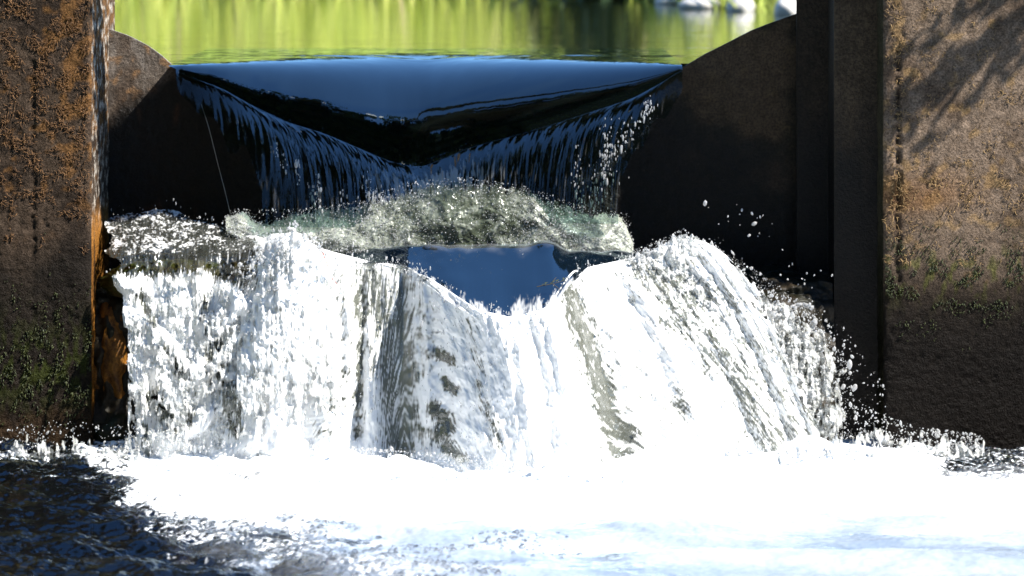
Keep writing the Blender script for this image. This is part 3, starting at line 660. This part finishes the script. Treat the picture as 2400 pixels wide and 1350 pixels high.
# splash sheets thrown up in front of the cascade
def splash_sheet(name, outline, d0, dvar, seed, dens, thr, rough=.03, n=(300, 260), fo=1.):
    """lacy sheet of thrown water filling a shape; rows between top(px) and bottom(px)"""
    top, bot = outline; pu = np.linspace(top[0][0], top[-1][0], n[0]); v = np.linspace(0, 1, n[1]); PU, V = np.meshgrid(pu, v, indexing='ij')
    rt = pl(pu, top)[:, None] + 14 * noise(PU * .035, PU * 0, seed) + 10 * noise(PU * .11, PU * 0, seed + 1); rb = pl(pu, bot)[:, None]
    ROW = rt + (rb - rt) * V
    D = d0 - dvar * np.sin(V * 1.9) + rough * fbm(PU * .03, ROW * .03, 4, seed + 2) + .25 * rough * fbm(PU * .13, ROW * .05, 3, seed + 3)
    cov = dens(PU, ROW, V) + .55 * fbm(PU * .035, ROW * .028, 3, seed + 4) + .28 * noise(PU * .13, ROW * .045, seed + 5)
    keep = cov > thr
    fm = (smooth(thr + .02, thr + .45, cov) * .75 + .2) * fo
    co = P(PU, ROW, D)
    return tag(link(name, grid(name, co, {'foam': np.clip(fm, 0, 1), 'clear': np.full(PU.shape, .75)}, keep), M['cascade']), kind='stuff')
splash_sheet('splash', ([(555, 800), (600, 680), (640, 585), (665, 560), (688, 535), (712, 555), (740, 600), (785, 650), (800, 760)],
                        [(555, 1060), (650, 1080), (800, 1090)]), 7.09, .10, 400, lambda p, r, v: .62 - .5 * np.abs(v - .5) - .5 * smooth(700, 1050, r), .05, .011)
splash_sheet('splash', ([(1430, 640), (1480, 605), (1530, 585), (1570, 560), (1600, 550), (1640, 556), (1675, 585), (1690, 620), (1740, 640), (1800, 700), (1850, 715), (1890, 760), (1930, 790), (1958, 850), (1975, 940)],
                        [(1430, 700), (1500, 760), (1700, 1050), (1800, 1095), (1975, 1095)]), 7.15, .10, 430, lambda p, r, v: .50 - .55 * v * smooth(1750, 1500, p) - .25 * smooth(1750, 1950, p), .10, .04, (420, 300), .6)
splash_sheet('splash', ([(300, 700), (360, 640), (430, 650), (520, 660), (580, 700)], [(300, 1060), (580, 1090)]), 7.11, .05, 460,
             lambda p, r, v: .22 + .12 * np.sin(p * .05) - .25 * np.abs(v - .45), .12, .015)
splash_sheet('splash', ([(900, 1050), (1200, 1040), (1500, 1030), (1800, 1000), (1960, 980), (2060, 1010)], [(900, 1140), (2060, 1120)]), 6.99, .06, 480,
             lambda p, r, v: .05 + .7 * smooth(.1, .8, v), .30, .03, (700, 90))
splash_sheet('splash', ([(1700, 660), (1780, 690), (1850, 720), (1900, 745), (1940, 800), (1975, 830), (2000, 900), (2010, 1000)],
                        [(1700, 800), (1780, 950), (1850, 1060), (2010, 1090)]), 7.17, .06, 510, lambda p, r, v: .28 - .35 * np.abs(v - .5) - .2 * smooth(1900, 2010, p), .16, .03, (300, 260), .7)
splash_sheet('splash', ([(10, 1030), (60, 1000), (130, 1020), (180, 1010), (230, 1030), (300, 1015), (340, 1040)], [(10, 1085), (340, 1090)]), 7.12, .06, 520, lambda p, r, v: .05 + .6 * v, .30, .03, (240, 60), .7)
splash_sheet('splash', ([(1990, 1010), (2060, 985), (2130, 1010), (2200, 1005), (2260, 1020), (2320, 1040)], [(1990, 1085), (2320, 1075)]), 7.10, .08, 530, lambda p, r, v: .08 + .6 * v, .28, .03, (240, 70), .7)
# arching strands at the right of the splash
def strand(pts, r0, r1, d, seed, n=24):
    p = np.array(pts, float); s = np.linspace(0, len(p) - 1, n); a = np.stack([np.interp(s, np.arange(len(p)), p[:, i]) for i in (0, 1)], 1)
    for _ in range(3): a[1:-1] = (a[:-2] + 2 * a[1:-1] + a[2:]) / 4
    rr = np.linspace(r0, r1, n) * (1 + .8 * noise(np.arange(n) * .6, np.full(n, float(seed)), seed)); rr[-1] *= .3; rr[0] *= .4
    return P(a[:, 0], a[:, 1], d + .015 * noise(np.arange(n) * .2, np.zeros(n), seed + 1)), np.clip(rr, .0008, 1)
ST = [([(1935, 930), (1938, 870), (1925, 830), (1900, 790)], .007, .005, 7.15), ([(1880, 800), (1905, 770), (1912, 745)], .006, .007, 7.17),
      ([(1850, 720), (1880, 712), (1905, 722)], .004, .006, 7.18),
      ([(472, 245), (490, 300), (512, 390), (528, 450), (540, 502)], .0004, .0009, 7.40),
([(320, 1060), (322, 1010), (332, 960), (328, 900)], .005, .003, 7.12),
      ([(470, 865), (500, 855), (545, 840)], .006, .006, 7.08), ([(400, 985), (440, 1000), (450, 1040)], .005, .006, 7.08)]
pth, rad = zip(*[strand(p, a, b, d, 500 + i) for i, (p, a, b, d) in enumerate(ST)])
tag(link('water_strands', tubes('water_strands', pth, rad, 8), M['drop']), kind='stuff')

# ------------------------------------------------------------------ plunge pool
xs = axis_pts([(-6, -1.5, 30), (-1.5, 1.5, 900), (1.5, 6, 30)]); ys = axis_pts([(-8, 5.6, 40), (5.6, 7.22, 520), (7.22, 7.5, 10)])
X, Y = np.meshgrid(xs, ys, indexing='ij')
pxp, rwp = to_px(np.stack([X, Y, 0 * X], -1))
yf_ = pl(pxp, [(600, 6.97), (880, 6.93), (1080, 6.81), (1340, 6.81), (1560, 6.95), (1900, 6.99)], 60)
foot_b = np.exp(-((Y - yf_ + .015) / .06) ** 2) * smooth(380, 700, pxp) * smooth(2350, 1950, pxp)
Z = .026 * smooth(6.6, 7.1, Y) + .042 * foot_b * (1 + 1.1 * fbm(X * 7, Y * 7, 4, 600)) + .03 * np.exp(-((pxp - 1880) / 55) ** 2 - ((Y - 7.0) / .05) ** 2)
Z += .016 * fbm(X * 3.2 + 4, Y * 5.5 + X * 1.5, 3, 601) * smooth(5.0, 6.5, Y)
chop = smooth(1150, 500, pxp) * .7 + .3
Z += chop * (.027 * fbm(X * 9 + Y * 4, Y * 16, 4, 603) + .0022 * noise(X * 60, Y * 90, 606))
Z += .004 * fbm(X * 9, Y * 16, 3, 608) + .020 * noise(X * 2.3 + Y, Y * 7, 609) * smooth(6.75, 6.4, Y)
lumps = smooth(2000, 2150, pxp) * smooth(6.75, 7.05, Y); Z += lumps * .024 * (fbm(X * 12, Y * 12, 3, 610) + .15)
lumpl = smooth(420, 250, pxp) * smooth(6.95, 7.15, Y); Z += lumpl * .03 * (fbm(X * 14, Y * 14, 3, 612) + .25)
bnd = pl(pxp, [(-200, 1052), (0, 1064), (150, 1078), (250, 1125), (350, 1190), (450, 1215), (600, 1240), (800, 1278), (1000, 1315), (1150, 1350), (1300, 1400), (1500, 1480), (2500, 1900)])
q = fbm(X * 5, Y * 10, 4, 615)
wht = smooth(60, -65, rwp - bnd + 80 * q + 25 * noise(X * 16, Y * 30, 616))
Fp = wht * .97
Fp = np.maximum(Fp, .50 * smooth(120, 0, rwp - bnd + 90 * q) * smooth(150, 420, pxp))
Fp = np.where(pxp < 300, np.minimum(Fp, .55), Fp)
Fp -= .42 * wht * smooth(1205, 1275, rwp + 30 * q - (pxp - 1700) * .01) * smooth(900, 1250, pxp) * (.7 + .9 * np.clip(fbm(X * 3, Y * 8, 3, 617) + .3, 0, 1))
Fp -= .35 * np.exp(-((pxp - 570) / 110) ** 2 - ((rwp - 1135) / 16) ** 2) + .25 * np.exp(-((pxp - 700) / 160) ** 2 - ((rwp - 1160) / 14) ** 2)
for a, b_, sx_, sy_, s_ in ((1430, 1292, 50, 14, .5), (1510, 1254, 60, 10, .45), (1600, 1245, 40, 8, .4), (1680, 1300, 60, 10, .25), (660, 1258, 60, 12, .4), (830, 1262, 60, 8, .3)):
    Fp -= s_ * np.exp(-((pxp - a) / sx_) ** 2 - ((rwp - b_) / sy_) ** 2)
isl = smooth(.12, .38, fbm(X * 4.5 - Y * 2, Y * 13, 3, 620)) * smooth(320, 700, pxp) * smooth(1210, 1260, rwp) * .55
Fp = np.maximum(Fp, isl * (1 - wht))
Fp -= .30 * lumps * smooth(.0, .3, fbm(X * 10, Y * 16, 3, 622) + .1)
rz = smooth(2120, 2240, pxp + 60 * q) * smooth(6.78, 6.95, Y + .08 * q); Fp = Fp * (1 - rz) + np.minimum(Fp, .36) * rz
cell = .55 * fbm(X * 38, Y * 60, 3, 625) + .5 * noise(X * 110, Y * 170, 628)
soft = smooth(300, 1100, pxp + 500 * q) * smooth(1120, 1200, rwp + 50 * q)
foam = smooth(-.2, .2, cell + (Fp - .5) * 1.9) * (1 - soft) + soft * np.clip(.05 + .16 * Fp + .75 * wht * smooth(1240, 1140, rwp + 40 * q) + .10 * cell + .25 * fbm(X * 2.2, Y * 7, 3, 631), 0, 1)
tag(link('pool_water', grid('pool_water', np.stack([X, Y, Z], -1), {'foam': foam, 'clear': np.clip(.995 - .9 * soft * smooth(.25, .7, Fp + .2), 0, 1)}, toward=(0, 0, 1)), M['pool']), kind='structure')
POOL = (X, Y, Z, Fp, pxp, rwp)
for i, (px, rw, sz, lb) in enumerate(((665, 1262, (.075, .10, .03), 'pale olive stone under the rippled blue water'), (840, 1308, (.05, .07, .02), 'small pale stone under a ring of bubbles'),
                                      (715, 1338, (.045, .08, .02), 'narrow yellowish stone under the bubbles at the pool edge'), (1520, 1252, (.12, .12, .03), 'broad yellow green stone under thin foam'),
                                      (1430, 1292, (.07, .06, .025), 'rounded green stone under thin foam'))):
    d = F_PX * (Z_C + .03) / (rw - Y_H)
    boulder('submerged_stone', (px_x(px, d), d, -.065), sz, 40 + i, ((.42, .42, .22), (.55, .53, .33)), .1, lb, 'stone', .15, ICO3)

# ------------------------------------------------------------------ droplets and bubbles
PXc, ROWc, Dc, Fc, kc = CAS
idx = np.argwhere(kc & (Fc > .3)); sel = idx[RNG.integers(0, len(idx), 2600)]; i, j = sel[:, 0], sel[:, 1]
off = np.abs(RNG.normal(0, .018, len(sel)))
pos = P(PXc[i, j] + RNG.normal(0, 10, len(sel)), ROWc[i, j] - 6 + RNG.normal(0, 10, len(sel)), Dc[i, j] - off - .002)
tx = np.stack([(PXc[i, np.minimum(j + 3, nv - 1)] - PXc[i, j]) , 0 * off, -(ROWc[i, np.minimum(j + 3, nv - 1)] - ROWc[i, j]) - 1.], 1)
rad = np.exp(RNG.normal(-6.85, .4, len(sel)))
tag(link('spray_and_glint_drops', blobs('spray_and_glint_drops', pos, rad, tx, 1 + RNG.random(len(sel)) * 2.2, ICO1, .1), M['drop']), kind='stuff')
def rand_poly(n, top, bot, d0, d1, skew=1.):
    px = top[0][0] + (top[-1][0] - top[0][0]) * RNG.random(n) ** skew; a = pl(px, top); b_ = pl(px, bot); rw = a + (b_ - a) * RNG.random(n) ** 1.2
    return P(px, rw, RNG.uniform(d0, d1, n))
drops = []
drops.append((rand_poly(420, [(560, 620), (690, 515), (800, 610)], [(560, 760), (690, 640), (800, 720)], 7.02, 7.16), -6.4, .5))
drops.append((rand_poly(700, [(1450, 610), (1600, 535), (1700, 590), (1860, 690), (1985, 850)], [(1450, 680), (1600, 640), (1700, 720), (1860, 880), (1985, 1080)], 7.06, 7.22), -6.7, .5))
drops.append((rand_poly(45, [(1640, 470), (1760, 480), (1950, 640)], [(1640, 560), (1760, 640), (1950, 800)], 7.1, 7.3), -6.2, .4))
drops.append((rand_poly(130, [(1700, 620), (1950, 760)], [(1700, 680), (1950, 850)], 7.1, 7.25), -6.4, .35))
drops.append((rand_poly(500, [(1950, 930), (2150, 1000), (2300, 1020)], [(1950, 1080), (2150, 1070), (2300, 1050)], 6.98, 7.16), -6.6, .5))
drops.append((rand_poly(260, [(0, 1010), (120, 985), (330, 1000)], [(0, 1060), (330, 1070)], 7.02, 7.17), -6.7, .5))
drops.append((rand_poly(900, [(330, 1030), (900, 1050), (1900, 1030)], [(330, 1110), (1900, 1110)], 6.90, 7.0), -6.3, .5))
drops.append((rand_poly(120, [(255, 560), (420, 500), (640, 540)], [(255, 640), (640, 640)], 7.15, 7.3), -6.5, .4))
drops.append((rand_poly(90, [(900, 560), (1300, 560)], [(900, 730), (1300, 730)], 7.1, 7.2), -7.1, .4))
for tp_, bt_, n_ in (([(800, 1050), (1000, 1060), (1200, 1075), (1500, 1060)], [(800, 1130), (1000, 1160), (1200, 1165), (1500, 1140)], -2500), ([(1450, 600), (1600, 540), (1720, 600), (1860, 690), (2000, 860)], [(1450, 700), (1600, 700), (1720, 820), (1860, 1000), (2000, 1090)], 3000), ([(560, 640), (690, 520), (800, 620)], [(560, 900), (690, 800), (800, 820)], 1500), ([(330, 1000), (900, 1030), (2200, 1010)], [(330, 1110), (900, 1120), (2200, 1090)], 3000)):
    drops.append((rand_poly(abs(n_), tp_, bt_, 6.95 if n_ > 0 else 6.74, 7.16 if n_ > 0 else 6.82), -7.5 if n_ > 0 else -6.9, .45))
drops.append((rand_poly(1300, [(540, 490), (700, 490), (850, 470), (960, 425), (1100, 415), (1250, 440), (1380, 490), (1480, 500)], [(540, 530), (700, 540), (850, 520), (960, 470), (1100, 460), (1250, 490), (1380, 540), (1480, 560)], 7.25, 7.31), -7.3, .45))
drops.append((rand_poly(600, [(1800, 680), (1900, 715), (1980, 770), (2090, 930)], [(1800, 800), (1900, 950), (1980, 1070), (2090, 1070)], 7.06, 7.2, 1.7), -6.8, .6))
drops.append((rand_poly(70, [(1480, 600), (1600, 545), (1690, 600), (1860, 700), (1975, 830), (2010, 800)], [(1480, 640), (1600, 575), (1690, 640), (1860, 780), (1975, 1000), (2010, 900)], 7.08, 7.16), -5.75, .4))
drops.append((rand_poly(36, [(640, 560), (690, 520), (760, 570)], [(640, 600), (690, 560), (760, 620)], 7.03, 7.10), -5.9, .4))
for q, mu, sg in drops:
    n = len(q); rad = np.exp(RNG.normal(mu, sg, n))
    tag(link('spray_and_glint_drops', blobs('spray_and_glint_drops', q, rad, RNG.normal(0, 1, (n, 3)) * [.4, .2, 1], 1 + RNG.random(n) * 1.0, ICO2 if mu > -6.2 else (OCT if mu < -7.4 else ICO1), .06), M['drop']), kind='stuff')
# white beads standing in for sun glints on the falling sheet and its edges
def beads(pts, n, spread, seed):
    rg = np.random.default_rng(seed); p = np.array(pts, float); s = rg.random(n) * (len(p) - 1)
    a = np.stack([np.interp(s, np.arange(len(p)), p[:, k_]) for k_ in (0, 1)], 1) + rg.normal(0, 1, (n, 2)) * spread
    rad = np.exp(rg.normal(-6.75, .4, n)); return P(a[:, 0], a[:, 1], 7.325 + rg.normal(0, .008, n)), rad, 1.5 + rg.random(n) * 2.5
B = []
for pts, n, sp in (([(1530, 235), (1505, 275), (1470, 320)], 60, (6, 10)), ([(1470, 310), (1430, 350), (1420, 420)], 90, (16, 26)), ([(1420, 340), (1415, 440)], 60, (6, 30)), ([(1345, 420), (1365, 490)], 45, (8, 20)),
                   ([(1395, 400), (1385, 490)], 50, (7, 20)), ([(1355, 360), (1350, 420)], 10, (5, 20)), ([(645, 345), (670, 390)], 22, (6, 10)), ([(693, 370), (702, 430)], 20, (3, 14)), ([(728, 420), (738, 490)], 30, (5, 14)),
                   ([(745, 430), (752, 495)], 24, (3, 14)), ([(858, 430), (872, 480)], 50, (8, 18)), ([(800, 460), (806, 480)], 10, (6, 10)), ([(890, 440), (895, 500)], 26, (5, 20))):
    B.append(beads(pts, n, sp, len(B) + 70))
pos = np.concatenate([b[0] for b in B]); rad = np.concatenate([b[1] for b in B]); stt = np.concatenate([b[2] for b in B])
tag(link('spray_and_glint_drops', blobs('glint_beads', pos, rad, None, stt, ICO2), M['drop']), kind='stuff')
Xw, Yw, Zw, Fw, pw, rw_ = POOL
cand = np.argwhere((rw_ > 1060) & (rw_ < 1380) & (pw > -40) & (pw < 2440) & (Fw > .12) & (Fw < .66) & ((pw + 350 * noise(Xw * 6, Yw * 9, 640) + RNG.normal(0, 120, pw.shape) < 1080) | (pw > 2100) & (rw_ < 1160))); sel = cand[RNG.integers(0, len(cand), 5200)]; i, j = sel[:, 0], sel[:, 1]
pos = np.stack([Xw[i, j], Yw[i, j], Zw[i, j] + .0005], -1); pos[:, :2] += RNG.normal(0, .002, (len(sel), 2)); rad = np.exp(RNG.normal(-6.15, .45, len(sel)))
tag(link('bubbles', blobs('bubbles', pos, rad, None, None, ICO2), M['bubble']), kind='stuff')

# ------------------------------------------------------------------ twigs caught on the ledge
def twig(name, paths, rad, mat, label, leaves=None):
    root = empty(name, Vector(paths[0][0].tolist())); tag(root, label, 'twig')
    adopt(link('stem', tubes('stem', paths, [np.linspace(rad, rad * .5, len(p)) for p in paths], 5), mat), root)
    if leaves:
        for q, a, l in leaves:
            v = np.array([(0, 0, 0), (l * .3, -l * .22, .003), (l, 0, .002), (l * .3, l * .22, .003)]); ca, sa = math.cos(a), math.sin(a)
            v2 = np.stack([v[:, 0] * ca - v[:, 1] * sa, (v[:, 0] * sa + v[:, 1] * ca) * .5, (v[:, 0] * sa + v[:, 1] * ca) * .3 + v[:, 2]], -1) + np.array(q)
            adopt(link('leaf', mesh_np('leaf', v2, [[0, 1, 2, 3]]), M['twigleaf']), root)
L_ = lambda pts, d: np.array([P(a, b_, d + k_ * .004) for k_, (a, b_) in enumerate(pts)])
q = L_([(1258, 672), (1280, 668), (1300, 664), (1322, 658)], 6.93)
twig('leafy_twig', [q, L_([(1290, 666), (1300, 654), (1304, 650)], 6.93), L_([(1296, 666), (1312, 678)], 6.93)], .0012, M['twig'], 'small dark leafy twig caught on the blue ledge water',
     [(P(1268 + 9 * k_, 669 - 2 * k_, 6.928), random.uniform(-1.5, 1.8), .014) for k_ in range(7)])
twig('bare_twig', [L_([(1055, 610), (1080, 622), (1105, 635), (1130, 642)], 7.10)], .0022, M['twig'], 'bare dark twig lying in the smooth blue ledge water')
twig('red_twig', [L_([(756, 592), (768, 622), (776, 650), (790, 665)], 6.99)], .0013, M['redtwig'], 'thin red twig in the white splash')

# ------------------------------------------------------------------ far bank
def blades(name, n, xr, yr, h, w, mat, label=None, seed=0, zfun=None, parent=None):
    rg = np.random.default_rng(seed); x = rg.uniform(*xr, n); y = rg.uniform(*yr, n)
    sh = np.interp(x, gx, 14.0 + .35 * fbm(gx * .8, gx * 0 + 3, 3, 8) - 2.2 * smooth(.35, 1.0, gx) + 3 * smooth(-3, -9, gx))
    y = sh + y; ii = np.clip(np.searchsorted(gx, x), 1, len(gx) - 1); jj = np.clip(np.searchsorted(gy, y), 1, len(gy) - 1); z = Zg[ii, jj] - .04
    hh = h * rg.uniform(.4, 1.15, n); a = rg.uniform(0, math.pi, n); dx, dy = np.cos(a) * w, np.sin(a) * w; lx, ly = rg.normal(0, .28, n) * hh, rg.normal(0, .28, n) * hh
    b0 = np.stack([x - dx, y - dy, z], -1); b1 = np.stack([x + dx, y + dy, z], -1)
    m0 = np.stack([x - dx * .8 + lx * .4, y - dy * .8 + ly * .4, z + hh * .6], -1); m1 = np.stack([x + dx * .8 + lx * .4, y + dy * .8 + ly * .4, z + hh * .6], -1)
    t0 = np.stack([x - dx * .1 + lx, y + ly, z + hh], -1); t1 = np.stack([x + dx * .1 + lx, y + ly, z + hh], -1)
    co = np.stack([b0, b1, m0, m1, t0, t1], 1).reshape(-1, 3); o = np.arange(n)[:, None] * 6
    f = np.concatenate([o + [0, 1, 3, 2], o + [2, 3, 5, 4]]); return tag(link(name, mesh_np(name, co, f), mat), kind='stuff')
blades('bank_grass', 16000, (-5, 4.5), (-.05, 2.2), .42, .008, M['grass'], seed=1)
blades('bank_grass', 5000, (-9, 9), (1.5, 7), .6, .012, M['grass'], seed=2)
blades('dry_stems', 500, (-4.5, 4), (.0, 1.6), .6, .008, M['drygrass'], seed=3)
def leaf_cloud(n, c, r, size, seed, clumps=26):
    rg = np.random.default_rng(seed); cc = rg.normal(0, 1, (clumps, 3)); cc /= np.linalg.norm(cc, axis=1, keepdims=True); cc = cc * rg.uniform(.35, .95, (clumps, 1)) * np.array(r) + np.array(c)
    p = cc[rg.integers(0, clumps, n)] + rg.normal(0, .22, (n, 3)) * np.array(r)
    a = rg.normal(0, 1, (n, 3)); a /= np.linalg.norm(a, axis=1, keepdims=True); b_ = np.cross(a, rg.normal(0, 1, (n, 3))); b_ /= np.linalg.norm(b_, axis=1, keepdims=True)
    s = size * rg.uniform(.6, 1.3, (n, 1)); co = np.stack([p - a * s, p + b_ * s * .45, p + a * s, p - b_ * s * .45], 1).reshape(-1, 3)
    return co, np.arange(n * 4).reshape(-1, 4), cc
def tree(name, base, h, r, cz, n, size, seed, label, mat, cat='tree', group=None, lean=(0, 0), trunk_r=.12, clumps=26):
    base = np.array(base, float); c = base + np.array([lean[0], lean[1], cz])
    co, f, cc = leaf_cloud(n, c, r, size, seed, clumps); root = empty(name, Vector(base.tolist())); tag(root, label, cat, group)
    adopt(link('crown', mesh_np('crown', co, f, None, False), mat), root)
    rg = np.random.default_rng(seed + 1); tp = c - np.array([0, 0, r[2] * .35]); s = np.linspace(0, 1, 8)[:, None]
    trunk = base + (tp - base) * s + np.array([lean[0], lean[1], 0]) * .12 * (s * (1 - s)) + rg.normal(0, .03, (8, 3)) * h * .1; trunk[0] = base - [0, 0, .2]
    paths = [trunk]; radii = [np.linspace(trunk_r, trunk_r * .5, 8)]
    for q in cc[:14]:
        st = trunk[rg.integers(4, 8)]; m = (st + q) / 2 + rg.normal(0, .1, 3); paths.append(np.array([st, (st + m) / 2, m, q])); radii.append(np.array([.4, .3, .2, .06]) * trunk_r)
    adopt(link('trunk', tubes('trunk', paths, radii, 7), M['bark']), root); return root
def gz(x, y): return float(Zg[np.clip(np.searchsorted(gx, x), 1, len(gx) - 1), np.clip(np.searchsorted(gy, y), 1, len(gy) - 1)])
SH = ((-6.2, 18.4, (1.3, .7, 1.0), 'leaf', 'dark shrub on the far bank where the pond curves away'), (-4.4, 17.6, (1.1, .6, .85), 'leaf', 'dark green shrub on the far bank next to a paler one'), (-2.9, 17.0, (.8, .6, .6), 'bushleaf', 'pale green shrub among dark ones on the far bank'),
      (-1.6, 17.5, (1.1, .6, .9), 'leaf', 'dark bushy shrub on the far bank facing the notch'), (.1, 17.2, (1.1, .6, .85), 'leaf', 'low spreading dark shrub on the far bank above the grass'), (1.5, 17.0, (.9, .6, .95), 'leaf', 'tall dark shrub on the far bank behind the pale stones'),
      (3.0, 17.4, (1.1, .6, .9), 'leaf', 'dark shrub on the bank beyond the pale stones'), (4.8, 18.0, (1.2, .7, 1.0), 'leaf', 'wide dark shrub at the right end of the far bank'))
for i, (x, y, r, mt, lb) in enumerate(SH):
    tree('shrub', (x, y, gz(x, y)), 1, r, r[2] * .8, 3000, .08, 700 + i, lb, M[mt], 'shrub', 'shrubs along the far bank', trunk_r=.04)
# shaded shrub and stems right at the water, whose dark reflection fills the right of the pond
tree('shrub', (.50, 13.75, gz(.50, 13.75)), 1, (.50, .3, .42), .36, 2600, .045, 730, 'low dark shrub at the pond edge beside the pale stones', M['leaf'], 'shrub', trunk_r=.03)
for i, (px, rw, sz) in enumerate(((1640, 6, (.09, .08, .035)), (1735, 12, (.055, .06, .05)), (1800, 2, (.075, .07, .06)), (1845, 20, (.05, .06, .05)), (1575, -4, (.08, .07, .03)))):
    d = F_PX * (Z_C - Z_UP) / (rw + 14 - Y_H)
    o = boulder('bank_stone', (px_x(px, d), d, Z_UP + sz[2] * .35), sz, 60 + i, ((.45, .44, .42), (.62, .6, .58)), 0., ('flat pale stone lying furthest along the water edge', 'upright pale stone at the water edge', 'largest pale stone on the pond bank', 'rounded pale stone beside the steel channel', 'low grey white stone under the dark shrub')[i], 'stone', .2, ICO3)
    o.data.materials.clear(); o.data.materials.append(M['palestone'])
# unseen trees around the viewpoint, placed so their crowns shade and darken the water
tree('overhanging_tree', (-4.8, 10.8, gz(-4.8, 10.8)), 7, (2.2, .75, .4), 3.5, 12000, .10, 801, 'tall tree on the left bank with a limb of leaves over the pond', M['leaf'], 'tree', lean=(4.5, -2.9), trunk_r=.2, clumps=44)
rt = tree('leaning_shade_tree', (4.9, 9.5, gz(4.9, 9.5)), 5, (.62, .10, .14), 2.58 - gz(4.9, 9.5), 5500, .045, 841, 'leaning tree on the right bank with an added flat limb of leaves that shades the notch', M['leaf'], 'tree', lean=(-3.85, -2.82), trunk_r=.06, clumps=36)  # flat crown added on the sun's path to shade foam and plate
LB = np.array([(3.4, 8.3, 2.3), (2.6, 6.86, 2.46), (2.2, 6.85, 2.12), (1.97, 6.85, 1.94), (1.72, 6.85, 1.76), (1.5, 6.85, 1.62)])
adopt(link('branch', tubes('branch', [LB, LB[1:4] + [0, .02, .05]], [np.linspace(.035, .012, 6), np.array([.012, .01, .004])], 7), M['bark']), rt)
rg = np.random.default_rng(5); pp = np.concatenate([LB[2:][np.full(60, k_)] + rg.normal(0, .05, (60, 3)) for k_ in range(4)]); a = rg.normal(0, 1, pp.shape); a /= np.linalg.norm(a, axis=1, keepdims=True); b_ = np.cross(a, rg.normal(0, 1, pp.shape)); b_ /= np.linalg.norm(b_, axis=1, keepdims=True)
adopt(link('branch_leaves', mesh_np('branch_leaves', np.stack([pp - a * .025, pp + b_ * .012, pp + a * .025, pp - b_ * .012], 1).reshape(-1, 3), np.arange(len(pp) * 4).reshape(-1, 4), None, False), M['leaf']), rt)
tree('wide_shade_tree', (-5.0, 3.0, gz(-5.0, 3.0)), 8, (2.8, 2.3, .9), 5.0, 12000, .14, 871, 'wide tree on the left bank added to block sky light, its crown spread over the stream', M['leaf'], 'tree', lean=(4.0, -.6), trunk_r=.22, clumps=50)  # added out of view so its crown cuts sky fill on the walls
for i, (x, y, r, cz, lb) in enumerate(((-5.2, -2.5, (2.8, 2.2, 3.2), 4.0, 'broad tree on the left bank downstream of the pool'), (-3.4, -8.5, (3.0, 2.2, 3.8), 4.6, 'tall tree beyond the bend on the left downstream bank'), (.6, -11.5, (3.4, 2.2, 3.8), 4.6, 'tree standing across the stream below the bend'),
                                   (4.6, -8.0, (3.0, 2.2, 3.8), 4.6, 'tall tree beyond the bend on the right downstream bank'), (6.0, -2.0, (2.4, 2.0, 2.8), 3.4, 'round tree on the right bank downstream of the pool'))):
    tree('bank_tree', (x, y, gz(x, y)), 8, r, cz, 9000, .32, 811 + 10 * i, lb, M['leaf'], 'tree', 'trees along the downstream banks', trunk_r=.22, clumps=40)
